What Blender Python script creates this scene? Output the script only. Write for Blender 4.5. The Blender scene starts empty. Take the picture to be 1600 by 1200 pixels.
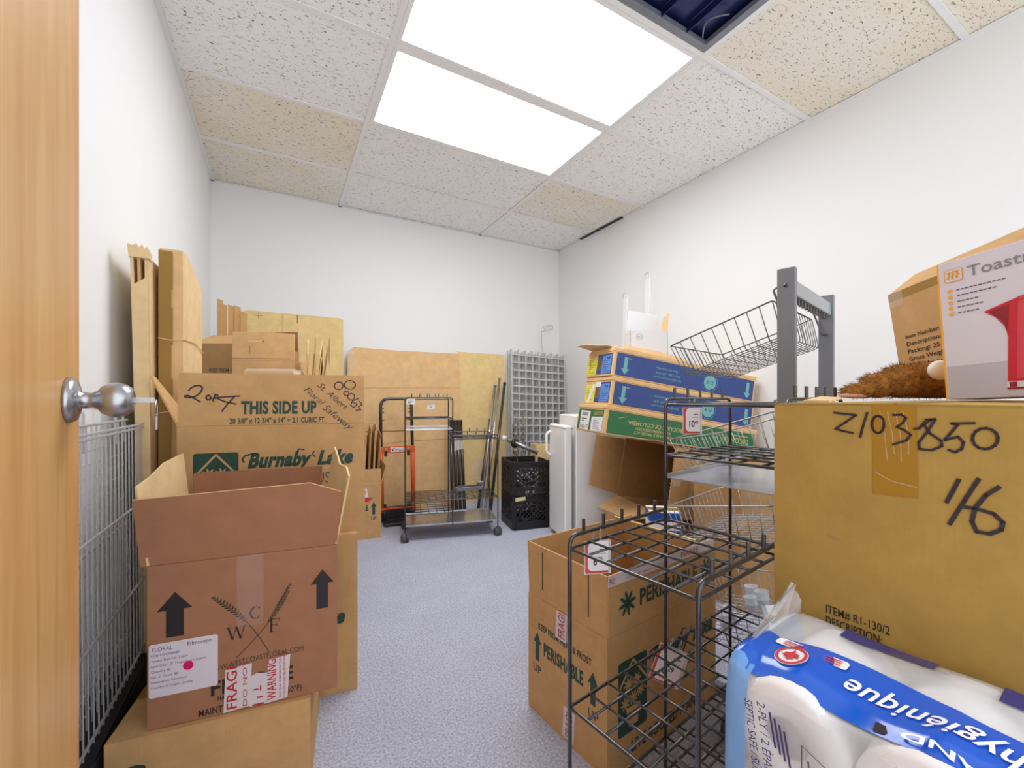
import bpy, math, random
from mathutils import Vector, Matrix
random.seed(7)
R = math.radians
scene = bpy.context.scene
COL = scene.collection

# ------------------------------------------------------------------ camera
cam_data = bpy.data.cameras.new('camera')
cam = bpy.data.objects.new('camera', cam_data)
COL.objects.link(cam)
cam.location = (0, 0, 0.95)
cam.rotation_euler = (R(90), 0, R(-29.02))
cam_data.sensor_width = 36
cam_data.lens = 654 / 1600 * 36
cam_data.shift_y = 0.0125
cam_data.clip_start = 0.02
scene.camera = cam

# ------------------------------------------------------------------ world, exposure
world = bpy.data.worlds.new('world')
scene.world = world
world.use_nodes = True
world.node_tree.nodes['Background'].inputs[0].default_value = (0.93, 0.96, 1.0, 1)
world.node_tree.nodes['Background'].inputs[1].default_value = 1.40
vs = scene.view_settings
vs.view_transform = 'Standard'
vs.look = 'None'
vs.gamma = 1
vs.use_curve_mapping = False
vs.exposure = 0.56
LIGHT = 6.4          # emission of the two ceiling panels

# ------------------------------------------------------------------ materials
def lin(c):
    c /= 255.0
    return c / 12.92 if c <= 0.04045 else ((c + 0.055) / 1.055) ** 2.4
def rgb(r, g, b): return (lin(r), lin(g), lin(b), 1)
MATS = {}
def mat(name, color, rough=0.6, metal=0.0, var=0.0, vscale=8.0, bump=0.0, bscale=200.0, stretch=(1, 1, 1), alpha=1.0, spec=0.5):
    if name in MATS: return MATS[name]
    m = bpy.data.materials.new(name); m.use_nodes = True
    nt = m.node_tree; b = nt.nodes['Principled BSDF']
    b.inputs['Base Color'].default_value = color
    b.inputs['Roughness'].default_value = rough
    b.inputs['Metallic'].default_value = metal
    b.inputs['Specular IOR Level'].default_value = spec
    if alpha < 1: b.inputs['Alpha'].default_value = alpha
    if var > 0 or bump > 0:
        tc = nt.nodes.new('ShaderNodeTexCoord'); mp = nt.nodes.new('ShaderNodeMapping')
        mp.inputs['Scale'].default_value = stretch
        nt.links.new(tc.outputs['Object'], mp.inputs[0])
    if var > 0:
        n = nt.nodes.new('ShaderNodeTexNoise'); n.inputs['Scale'].default_value = vscale; n.inputs['Detail'].default_value = 6
        nt.links.new(mp.outputs[0], n.inputs['Vector'])
        cr = nt.nodes.new('ShaderNodeValToRGB')
        cr.color_ramp.elements[0].position = 0.3; cr.color_ramp.elements[1].position = 0.7
        cr.color_ramp.elements[0].color = tuple(c * (1 - var) for c in color[:3]) + (1,)
        cr.color_ramp.elements[1].color = tuple(min(1, c * (1 + var)) for c in color[:3]) + (1,)
        nt.links.new(n.outputs[0], cr.inputs[0]); nt.links.new(cr.outputs[0], b.inputs['Base Color'])
    if bump > 0:
        n2 = nt.nodes.new('ShaderNodeTexNoise'); n2.inputs['Scale'].default_value = bscale; n2.inputs['Detail'].default_value = 3
        nt.links.new(mp.outputs[0], n2.inputs['Vector'])
        bp = nt.nodes.new('ShaderNodeBump'); bp.inputs['Strength'].default_value = bump; bp.inputs['Distance'].default_value = 0.002
        nt.links.new(n2.outputs[0], bp.inputs['Height']); nt.links.new(bp.outputs[0], b.inputs['Normal'])
    MATS[name] = m
    return m

def cardboard(name, color, flute=230.0):
    """kraft board: mottled fibre, faint vertical flutes"""
    if name in MATS: return MATS[name]
    m = bpy.data.materials.new(name); m.use_nodes = True
    nt = m.node_tree; b = nt.nodes['Principled BSDF']
    b.inputs['Roughness'].default_value = 0.78; b.inputs['Specular IOR Level'].default_value = 0.25
    tc = nt.nodes.new('ShaderNodeTexCoord')
    n = nt.nodes.new('ShaderNodeTexNoise'); n.inputs['Scale'].default_value = 14; n.inputs['Detail'].default_value = 9
    n.inputs['Roughness'].default_value = 0.7
    nt.links.new(tc.outputs['Object'], n.inputs['Vector'])
    cr = nt.nodes.new('ShaderNodeValToRGB')
    cr.color_ramp.elements[0].position = 0.28; cr.color_ramp.elements[1].position = 0.74
    cr.color_ramp.elements[0].color = tuple(c * 0.86 for c in color[:3]) + (1,)
    cr.color_ramp.elements[1].color = tuple(min(1, c * 1.10) for c in color[:3]) + (1,)
    nt.links.new(n.outputs[0], cr.inputs[0]); nt.links.new(cr.outputs[0], b.inputs['Base Color'])
    sx = nt.nodes.new('ShaderNodeSeparateXYZ'); nt.links.new(tc.outputs['Object'], sx.inputs[0])
    ad = nt.nodes.new('ShaderNodeMath'); ad.operation = 'ADD'
    nt.links.new(sx.outputs[0], ad.inputs[0]); nt.links.new(sx.outputs[1], ad.inputs[1])
    mu = nt.nodes.new('ShaderNodeMath'); mu.operation = 'MULTIPLY'; mu.inputs[1].default_value = flute * 4
    nt.links.new(ad.outputs[0], mu.inputs[0])
    si = nt.nodes.new('ShaderNodeMath'); si.operation = 'SINE'; nt.links.new(mu.outputs[0], si.inputs[0])
    bp = nt.nodes.new('ShaderNodeBump'); bp.inputs['Strength'].default_value = 0.035; bp.inputs['Distance'].default_value = 0.0008
    nt.links.new(si.outputs[0], bp.inputs['Height']); nt.links.new(bp.outputs[0], b.inputs['Normal'])
    MATS[name] = m
    return m

def emit(name, color, strength):
    m = bpy.data.materials.new(name); m.use_nodes = True
    nt = m.node_tree; nt.nodes.remove(nt.nodes['Principled BSDF'])
    e = nt.nodes.new('ShaderNodeEmission'); e.inputs[0].default_value = color; e.inputs[1].default_value = strength
    nt.links.new(e.outputs[0], nt.nodes['Material Output'].inputs[0])
    return m

def film(name, color, clear=0.75, rough=0.08):
    m = bpy.data.materials.new(name); m.use_nodes = True
    nt = m.node_tree; b = nt.nodes['Principled BSDF']
    b.inputs['Base Color'].default_value = color; b.inputs['Roughness'].default_value = rough
    b.inputs['Specular IOR Level'].default_value = 0.6
    tr = nt.nodes.new('ShaderNodeBsdfTransparent'); mx = nt.nodes.new('ShaderNodeMixShader')
    mx.inputs[0].default_value = clear
    nt.links.new(b.outputs[0], mx.inputs[1]); nt.links.new(tr.outputs[0], mx.inputs[2])
    nt.links.new(mx.outputs[0], nt.nodes['Material Output'].inputs[0])
    tc = nt.nodes.new('ShaderNodeTexCoord'); n = nt.nodes.new('ShaderNodeTexNoise')
    n.inputs['Scale'].default_value = 16; n.inputs['Detail'].default_value = 2; n.inputs['Distortion'].default_value = 0.4
    nt.links.new(tc.outputs['Object'], n.inputs['Vector'])
    bp = nt.nodes.new('ShaderNodeBump'); bp.inputs['Strength'].default_value = 0.35; bp.inputs['Distance'].default_value = 0.01
    nt.links.new(n.outputs[0], bp.inputs['Height']); nt.links.new(bp.outputs[0], b.inputs['Normal'])
    return m

def wood_mat():
    m = bpy.data.materials.new('oak_veneer'); m.use_nodes = True
    nt = m.node_tree; b = nt.nodes['Principled BSDF']
    b.inputs['Roughness'].default_value = 0.38
    tc = nt.nodes.new('ShaderNodeTexCoord'); mp = nt.nodes.new('ShaderNodeMapping')
    mp.inputs['Scale'].default_value = (9, 9, 0.55)
    nt.links.new(tc.outputs['Object'], mp.inputs[0])
    n = nt.nodes.new('ShaderNodeTexNoise'); n.inputs['Scale'].default_value = 3.2; n.inputs['Detail'].default_value = 8; n.inputs['Distortion'].default_value = 0.7
    nt.links.new(mp.outputs[0], n.inputs['Vector'])
    cr = nt.nodes.new('ShaderNodeValToRGB')
    cr.color_ramp.elements[0].position = 0.3; cr.color_ramp.elements[0].color = rgb(206, 152, 90)
    cr.color_ramp.elements[1].position = 0.68; cr.color_ramp.elements[1].color = rgb(224, 178, 116)
    nt.links.new(n.outputs[0], cr.inputs[0])
    mp2 = nt.nodes.new('ShaderNodeMapping'); mp2.inputs['Scale'].default_value = (160, 160, 3)
    nt.links.new(tc.outputs['Object'], mp2.inputs[0])
    n2 = nt.nodes.new('ShaderNodeTexNoise'); n2.inputs['Scale'].default_value = 2; n2.inputs['Detail'].default_value = 4
    nt.links.new(mp2.outputs[0], n2.inputs['Vector'])
    mix = nt.nodes.new('ShaderNodeMix'); mix.data_type = 'RGBA'; mix.blend_type = 'MULTIPLY'; mix.inputs[0].default_value = 0.12
    nt.links.new(cr.outputs[0], mix.inputs[6]); nt.links.new(n2.outputs[0], mix.inputs[7])
    nt.links.new(mix.outputs[2], b.inputs['Base Color'])
    return m

def tile_mat(name, base, stain=None):
    m = bpy.data.materials.new(name); m.use_nodes = True
    nt = m.node_tree; b = nt.nodes['Principled BSDF']
    b.inputs['Roughness'].default_value = 0.95; b.inputs['Specular IOR Level'].default_value = 0.1
    g = nt.nodes.new('ShaderNodeNewGeometry')
    mp = nt.nodes.new('ShaderNodeMapping'); mp.inputs['Scale'].default_value = (1, 2.3, 1)
    nt.links.new(g.outputs['Position'], mp.inputs[0])
    n = nt.nodes.new('ShaderNodeTexNoise'); n.inputs['Scale'].default_value = 52; n.inputs['Detail'].default_value = 3.0
    n.inputs['Roughness'].default_value = 0.6; n.inputs['Distortion'].default_value = 1.1
    nt.links.new(mp.outputs[0], n.inputs['Vector'])
    cr = nt.nodes.new('ShaderNodeValToRGB')
    cr.color_ramp.elements[0].position = 0.335; cr.color_ramp.elements[0].color = (0.16, 0.15, 0.14, 1)
    cr.color_ramp.elements[1].position = 0.40; cr.color_ramp.elements[1].color = (1, 1, 1, 1)
    nt.links.new(n.outputs[0], cr.inputs[0])
    bc = nt.nodes.new('ShaderNodeRGB'); bc.outputs[0].default_value = base
    col = bc.outputs[0]
    if stain:
        n3 = nt.nodes.new('ShaderNodeTexNoise'); n3.inputs['Scale'].default_value = 1.9; n3.inputs['Detail'].default_value = 2
        nt.links.new(g.outputs['Position'], n3.inputs['Vector'])
        c3 = nt.nodes.new('ShaderNodeValToRGB'); c3.color_ramp.elements[0].position = 0.36; c3.color_ramp.elements[1].position = 0.6
        nt.links.new(n3.outputs[0], c3.inputs[0])
        mx = nt.nodes.new('ShaderNodeMix'); mx.data_type = 'RGBA'
        nt.links.new(c3.outputs[0], mx.inputs[0]); mx.inputs[6].default_value = base; mx.inputs[7].default_value = stain
        col = mx.outputs[2]
    mix = nt.nodes.new('ShaderNodeMix'); mix.data_type = 'RGBA'; mix.blend_type = 'MULTIPLY'; mix.inputs[0].default_value = 1
    nt.links.new(col, mix.inputs[6]); nt.links.new(cr.outputs[0], mix.inputs[7])
    nt.links.new(mix.outputs[2], b.inputs['Base Color'])
    bp = nt.nodes.new('ShaderNodeBump'); bp.inputs['Strength'].default_value = 0.5; bp.inputs['Distance'].default_value = 0.003
    nt.links.new(cr.outputs[0], bp.inputs['Height']); nt.links.new(bp.outputs[0], b.inputs['Normal'])
    return m

def carpet_mat():
    m = bpy.data.materials.new('carpet'); m.use_nodes = True
    nt = m.node_tree; b = nt.nodes['Principled BSDF']
    b.inputs['Roughness'].default_value = 1.0; b.inputs['Specular IOR Level'].default_value = 0.05
    g = nt.nodes.new('ShaderNodeNewGeometry')
    n = nt.nodes.new('ShaderNodeTexNoise'); n.inputs['Scale'].default_value = 150; n.inputs['Detail'].default_value = 5; n.inputs['Roughness'].default_value = 0.8
    nt.links.new(g.outputs['Position'], n.inputs['Vector'])
    cr = nt.nodes.new('ShaderNodeValToRGB')
    cr.color_ramp.elements[0].position = 0.34; cr.color_ramp.elements[0].color = rgb(136, 140, 162)
    cr.color_ramp.elements[1].position = 0.66; cr.color_ramp.elements[1].color = rgb(224, 227, 240)
    e = cr.color_ramp.elements.new(0.5); e.color = rgb(190, 194, 214)
    nt.links.new(n.outputs[0], cr.inputs[0])
    n2 = nt.nodes.new('ShaderNodeTexNoise'); n2.inputs['Scale'].default_value = 5; n2.inputs['Detail'].default_value = 3
    nt.links.new(g.outputs['Position'], n2.inputs['Vector'])
    mr = nt.nodes.new('ShaderNodeMapRange'); mr.inputs[3].default_value = 0.86; mr.inputs[4].default_value = 1.06
    nt.links.new(n2.outputs[0], mr.inputs[0])
    mix = nt.nodes.new('ShaderNodeMix'); mix.data_type = 'RGBA'; mix.blend_type = 'MULTIPLY'; mix.inputs[0].default_value = 1
    nt.links.new(cr.outputs[0], mix.inputs[6]); nt.links.new(mr.outputs[0], mix.inputs[7])
    nt.links.new(mix.outputs[2], b.inputs['Base Color'])
    bp = nt.nodes.new('ShaderNodeBump'); bp.inputs['Strength'].default_value = 0.8; bp.inputs['Distance'].default_value = 0.004
    nt.links.new(n.outputs[0], bp.inputs['Height']); nt.links.new(bp.outputs[0], b.inputs['Normal'])
    return m

WALL = mat('white_paint', (0.85, 0.855, 0.86, 1), 0.75, bump=0.08, bscale=120)
TBAR = mat('white_grid_bar', (0.88, 0.88, 0.88, 1), 0.5)
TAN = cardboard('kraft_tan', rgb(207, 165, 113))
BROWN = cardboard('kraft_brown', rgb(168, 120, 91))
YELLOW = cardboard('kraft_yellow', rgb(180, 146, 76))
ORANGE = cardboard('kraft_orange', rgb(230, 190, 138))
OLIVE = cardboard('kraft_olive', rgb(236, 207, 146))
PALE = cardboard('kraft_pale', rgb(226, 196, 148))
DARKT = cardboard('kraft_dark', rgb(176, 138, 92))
FLUTE = mat('flute_paper', rgb(205, 168, 122), 0.8)
GREEN = mat('green_ink', rgb(34, 74, 62), 0.6)
BLACK = mat('black_ink', rgb(36, 32, 36), 0.55)
MARKER = mat('marker_ink', rgb(52, 44, 52), 0.45)
REDINK = mat('red_ink', rgb(190, 40, 48), 0.5)
WHITE = mat('white_paper', rgb(232, 230, 234), 0.6)
GREYINK = mat('grey_ink', rgb(96, 92, 104), 0.6)
BLKMETAL = mat('black_wire', rgb(54, 54, 57), 0.28, 0.55, var=0.25, vscale=60)
BLKMETAL.node_tree.nodes['Principled BSDF'].inputs['Coat Weight'].default_value = 1.0
BLKMETAL.node_tree.nodes['Principled BSDF'].inputs['Coat Roughness'].default_value = 0.18
CHROME = mat('chrome_wire', rgb(164, 164, 168), 0.3, 0.7)
DARKWIRE = mat('grey_wire', rgb(110, 110, 112), 0.35, 0.7)
STEEL = mat('satin_steel', rgb(176, 178, 184), 0.28, 0.9)
GREYPOST = mat('grey_steel_post', rgb(132, 136, 146), 0.42, 0.35, var=0.08, vscale=5)
BLKPLASTIC = mat('black_plastic', rgb(34, 34, 36), 0.4)
TAPE = mat('brown_tape', rgb(176, 136, 60), 0.2, spec=0.6, alpha=0.75)
CLEARTAPE = film('clear_tape', (0.85, 0.8, 0.7, 1), 0.72, 0.1)

# ------------------------------------------------------------------ object helpers
def tag(o, label=None, cat=None, group=None, kind=None):
    if label: o['label'] = label
    if cat: o['category'] = cat
    if group: o['group'] = group
    if kind: o['kind'] = kind
    return o
def thing(name, label, cat, loc=(0, 0, 0), rotz=0.0, group=None, kind=None, mw=None):
    o = bpy.data.objects.new(name, None); COL.objects.link(o)
    o.empty_display_size = 0.05
    if mw is not None: o.matrix_world = mw
    else:
        o.location = loc; o.rotation_euler = (0, 0, R(rotz))
    return tag(o, label, cat, group, kind)
def link(name, me, m, parent=None, smooth=False):
    o = bpy.data.objects.new(name, me); COL.objects.link(o)
    if m is not None:
        me.materials.clear(); me.materials.append(m)
    if parent is not None: o.parent = parent
    if smooth:
        for p in me.polygons: p.use_smooth = True
    return o
def copy_tree(o, parent=None):
    c = o.copy(); COL.objects.link(c); c.parent = parent
    for ch in list(o.children): copy_tree(ch, c)
    return c

class MB:
    def __init__(s): s.v = []; s.f = []
    def add(s, vs, fs):
        n = len(s.v); s.v += [tuple(v) for v in vs]; s.f += [tuple(i + n for i in f) for f in fs]; return s
    def box(s, c, d, M=None):
        x, y, z = (k / 2 for k in d)
        vs = [Vector((i * x, j * y, k * z)) for i in (-1, 1) for j in (-1, 1) for k in (-1, 1)]
        if M is not None: vs = [M @ v for v in vs]
        vs = [v + Vector(c) for v in vs]
        return s.add(vs, [(0, 1, 3, 2), (4, 6, 7, 5), (0, 4, 5, 1), (2, 3, 7, 6), (0, 2, 6, 4), (1, 5, 7, 3)])
    def b2(s, a, b):
        return s.box([(a[i] + b[i]) / 2 for i in range(3)], [abs(b[i] - a[i]) for i in range(3)])
    def bbox(s, c, d, bev, M=None):
        """box with chamfered edges"""
        x, y, z = (k / 2 for k in d); b = min(bev, x * .9, y * .9, z * .9)
        vs = []; idx = {}
        for i in (-1, 1):
            for j in (-1, 1):
                for k in (-1, 1):
                    for a in range(3):
                        p = [i * (x - b), j * (y - b), k * (z - b)]
                        p[a] = (i * x, j * y, k * z)[a]
                        idx[(i, j, k, a)] = len(vs); vs.append(Vector(p))
        fs = []
        for a in range(3):
            o1, o2 = [q for q in range(3) if q != a]
            for sg in (-1, 1):
                q = []
                for (u, w) in ((-1, -1), (1, -1), (1, 1), (-1, 1)):
                    key = [0, 0, 0]; key[a] = sg; key[o1] = u; key[o2] = w
                    q.append(idx[(*key, a)])
                fs.append(q)
        for a in range(3):            # edges along axis a
            o1, o2 = [q for q in range(3) if q != a]
            for u in (-1, 1):
                for w in (-1, 1):
                    k1 = [0, 0, 0]; k1[o1] = u; k1[o2] = w; k2 = list(k1)
                    k1[a] = -1; k2[a] = 1
                    fs.append((idx[(*k1, o1)], idx[(*k2, o1)], idx[(*k2, o2)], idx[(*k1, o2)]))
        for i in (-1, 1):
            for j in (-1, 1):
                for k in (-1, 1): fs.append(tuple(idx[(i, j, k, a)] for a in range(3)))
        if M is not None: vs = [M @ v for v in vs]
        return s.add([v + Vector(c) for v in vs], fs)
    def path(s, pts, r, n=6, closed=False, caps=True):
        P = [Vector(p) for p in pts]
        m = len(P)
        if m < 2: return s
        rings = []; up = None
        for i in range(m):
            if closed: t = (P[(i + 1) % m] - P[i - 1])
            else: t = P[min(i + 1, m - 1)] - P[max(i - 1, 0)]
            if t.length < 1e-9: t = Vector((0, 0, 1))
            t.normalize()
            if up is None:
                a = Vector((0, 0, 1)) if abs(t.z) < 0.9 else Vector((1, 0, 0))
                up = (a - t * a.dot(t)).normalized()
            else:
                up = up - t * up.dot(t)
                if up.length < 1e-6:
                    a = Vector((0, 0, 1)) if abs(t.z) < 0.9 else Vector((1, 0, 0)); up = a - t * a.dot(t)
                up.normalize()
            w = t.cross(up)
            rr = r[i] if isinstance(r, (list, tuple)) else r
            rings.append([P[i] + (up * math.cos(2 * math.pi * k / n) + w * math.sin(2 * math.pi * k / n)) * rr for k in range(n)])
        vs = [v for rg in rings for v in rg]; fs = []
        for i in range(m if closed else m - 1):
            j = (i + 1) % m
            for k in range(n):
                k2 = (k + 1) % n
                fs.append((i * n + k, j * n + k, j * n + k2, i * n + k2))
        if caps and not closed:
            fs.append(tuple(range(n))); fs.append(tuple((m - 1) * n + k for k in reversed(range(n))))
        return s.add(vs, fs)
    def tube(s, a, b, r, n=6): return s.path([a, b], r, n)
    def lathe(s, prof, O, A, n=20):
        """prof: (radius, distance along axis A from O)"""
        O = Vector(O); A = Vector(A).normalized()
        a = Vector((0, 0, 1)) if abs(A.z) < 0.9 else Vector((1, 0, 0))
        U = (a - A * a.dot(A)).normalized(); W = A.cross(U)
        vs = []; fs = []
        for (r, h) in prof:
            for k in range(n):
                t = 2 * math.pi * k / n
                vs.append(O + A * h + (U * math.cos(t) + W * math.sin(t)) * r)
        for i in range(len(prof) - 1):
            for k in range(n):
                k2 = (k + 1) % n
                fs.append((i * n + k, i * n + k2, (i + 1) * n + k2, (i + 1) * n + k))
        fs.append(tuple(reversed(range(n)))); fs.append(tuple((len(prof) - 1) * n + k for k in range(n)))
        return s.add(vs, fs)
    def prism(s, poly, O, U, V, t):
        """2-d polygon (u, v) on frame, outer face at frame, extruded inward by t"""
        O = Vector(O); U = Vector(U); V = Vector(V); N = U.cross(V).normalized()
        n = len(poly)
        a = [O + U * p[0] + V * p[1] for p in poly]; b = [q - N * t for q in a]
        fs = [tuple(range(n)), tuple(n + i for i in reversed(range(n)))]
        for i in range(n):
            j = (i + 1) % n; fs.append((j, i, n + i, n + j))
        return s.add(a + b, fs)
    def ball(s, c, r, nu=14, nv=9, M=None):
        rx, ry, rz = r if isinstance(r, (list, tuple)) else (r, r, r)
        vs = [Vector((0, 0, rz))]; fs = []
        for i in range(1, nv):
            t = math.pi * i / nv
            for k in range(nu):
                p = 2 * math.pi * k / nu
                vs.append(Vector((rx * math.sin(t) * math.cos(p), ry * math.sin(t) * math.sin(p), rz * math.cos(t))))
        vs.append(Vector((0, 0, -rz)))
        for k in range(nu): fs.append((0, 1 + k, 1 + (k + 1) % nu))
        for i in range(nv - 2):
            for k in range(nu):
                a = 1 + i * nu; b = a + nu; k2 = (k + 1) % nu
                fs.append((a + k, b + k, b + k2, a + k2))
        e = len(vs) - 1; a = 1 + (nv - 2) * nu
        for k in range(nu): fs.append((e, a + (k + 1) % nu, a + k))
        if M is not None: vs = [M @ v for v in vs]
        return s.add([v + Vector(c) for v in vs], fs)
    def mesh(s, name):
        me = bpy.data.meshes.new(name); me.from_pydata(s.v, [], s.f); me.validate(); me.update(); return me
    def build(s, name, m, parent=None, smooth=False):
        return link(name, s.mesh(name), m, parent, smooth)

def fillet(pts, r, n=4, closed=False):
    P = [Vector(p) for p in pts]; out = []
    m = len(P)
    for i in range(m):
        if not closed and i in (0, m - 1): out.append(P[i]); continue
        a, b, c = P[i - 1], P[i], P[(i + 1) % m]
        d1 = a - b; d2 = c - b
        l = min(r, d1.length * .45, d2.length * .45)
        p1 = b + d1.normalized() * l; p2 = b + d2.normalized() * l
        for k in range(n + 1):
            t = k / n
            out.append(p1 * (1 - t) ** 2 + b * 2 * t * (1 - t) + p2 * t * t)
    return out

# ------------------------------------------------------------------ flat print (lettering, marks)
_tc = {}
def _glyphs(s, bold, res=3):
    key = (s, bold)
    if key in _tc: return _tc[key]
    cu = bpy.data.curves.new('lettering', 'FONT'); cu.body = s; cu.size = 1.0; cu.offset = bold; cu.resolution_u = res; cu.space_character = 1.0 + max(bold, 0) * 1.5
    ob = bpy.data.objects.new('lettering', cu)
    me = bpy.data.meshes.new_from_object(ob)
    vs = [(v.co.x, v.co.y) for v in me.vertices]; fs = [tuple(p.vertices) for p in me.polygons]
    bpy.data.objects.remove(ob); bpy.data.curves.remove(cu); bpy.data.meshes.remove(me)
    _tc[key] = (vs, fs); return vs, fs
CAP = 0.69    # cap height of the built-in face at size 1
def g_text(s, u, v, cap, width=None, bold=0.0, shear=0.0, rot=0.0, align='l', arc=0.0):
    """text with its baseline start at (u, v), capital height cap, squeezed to a total width"""
    vs, fs = _glyphs(s, bold)
    x0 = min(p[0] for p in vs); x1 = max(p[0] for p in vs)
    ky = cap / CAP; kx = ky if width is None else width / (x1 - x0)
    tot = (x1 - x0) * kx
    off = {'l': 0, 'c': -tot / 2, 'r': -tot}[align]
    c, sn = math.cos(R(rot)), math.sin(R(rot)); out = []
    for p in vs:
        x = (p[0] - x0) * kx + off + p[1] * ky * shear; y = p[1] * ky
        if arc:
            t = (x - off) / tot * 2 - 1; y += arc * (1 - t * t)
        out.append((u + x * c - y * sn, v + x * sn + y * c))
    return out, fs
def g_poly(pts): return list(pts), [tuple(range(len(pts)))]
def g_rect(u0, v0, u1, v1): return g_poly([(u0, v0), (u1, v0), (u1, v1), (u0, v1)])
def g_rrect(u0, v0, u1, v1, r, n=4):
    pts = []
    for (cx, cy, a) in ((u1 - r, v0 + r, -90), (u1 - r, v1 - r, 0), (u0 + r, v1 - r, 90), (u0 + r, v0 + r, 180)):
        for k in range(n + 1):
            t = R(a + 90 * k / n); pts.append((cx + r * math.cos(t), cy + r * math.sin(t)))
    return g_poly(pts)
def g_circle(u, v, r, n=20, ry=None):
    ry = ry or r
    return g_poly([(u + r * math.cos(2 * math.pi * k / n), v + ry * math.sin(2 * math.pi * k / n)) for k in range(n)])
def g_ring(u, v, r0, r1, n=24):
    vs = []; fs = []
    for k in range(n):
        t = 2 * math.pi * k / n
        vs += [(u + r0 * math.cos(t), v + r0 * math.sin(t)), (u + r1 * math.cos(t), v + r1 * math.sin(t))]
    for k in range(n):
        j = (k + 1) % n; fs.append((2 * k, 2 * k + 1, 2 * j + 1, 2 * j))
    return vs, fs
def g_arrow(u, v, w, h, head=0.38, stem=0.5, rot=0):
    """upward arrow whose foot centre is at (u, v)"""
    p = [(-w * stem / 2, 0), (w * stem / 2, 0), (w * stem / 2, h * (1 - head)), (w / 2, h * (1 - head)), (0, h), (-w / 2, h * (1 - head)), (-w * stem / 2, h * (1 - head))]
    c, s = math.cos(R(rot)), math.sin(R(rot))
    return g_poly([(u + x * c - y * s, v + x * s + y * c) for x, y in p])
def g_stroke(pts, w):
    vs = []; fs = []
    for i in range(len(pts) - 1):
        a = Vector(pts[i]); b = Vector(pts[i + 1]); d = b - a
        if d.length < 1e-6: continue
        d.normalize(); n = Vector((-d.y, d.x)) * w / 2; e = d * w * .3
        k = len(vs); vs += [tuple(a - e - n), tuple(b + e - n), tuple(b + e + n), tuple(a - e + n)]; fs.append((k, k + 1, k + 2, k + 3))
    return vs, fs
def g_flower(u, v, r, petals=8):
    vs = []; fs = []
    for k in range(petals):
        a = 2 * math.pi * k / petals + .2
        c, s = math.cos(a), math.sin(a); n = len(vs)
        ring = [(r * (.1 + .45 * (1 - math.cos(t)) ), r * .15 * math.sin(t)) for t in [2 * math.pi * q / 10 for q in range(10)]]
        vs += [(u + x * c - y * s, v + x * s + y * c) for x, y in ring]; fs.append(tuple(range(n, n + 10)))
    n = len(vs); vs += [(u + r * .3 * math.cos(t), v + r * .3 * math.sin(t)) for t in [2 * math.pi * q / 10 for q in range(10)]]; fs.append(tuple(range(n, n + 10)))
    return vs, fs
def merge(*gs):
    vs = []; fs = []
    for g in gs:
        n = len(vs); vs += g[0]; fs += [tuple(i + n for i in f) for f in g[1]]
    return vs, fs
def pieces(*gs): return list(gs)
def decal(parent, name, m, frame, geo, eps=0.0007, label=None):
    if isinstance(geo, list): return [decal(parent, name, m, frame, g, eps, label) for g in geo][0]
    O, U, V = (Vector(q) for q in frame); N = U.cross(V).normalized()
    me = bpy.data.meshes.new(name)
    me.from_pydata([tuple(O + U * p[0] + V * p[1] + N * eps) for p in geo[0]], [], geo[1]); me.update()
    o = link(name, me, m, parent)
    if label: o['label'] = label
    return o

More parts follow.
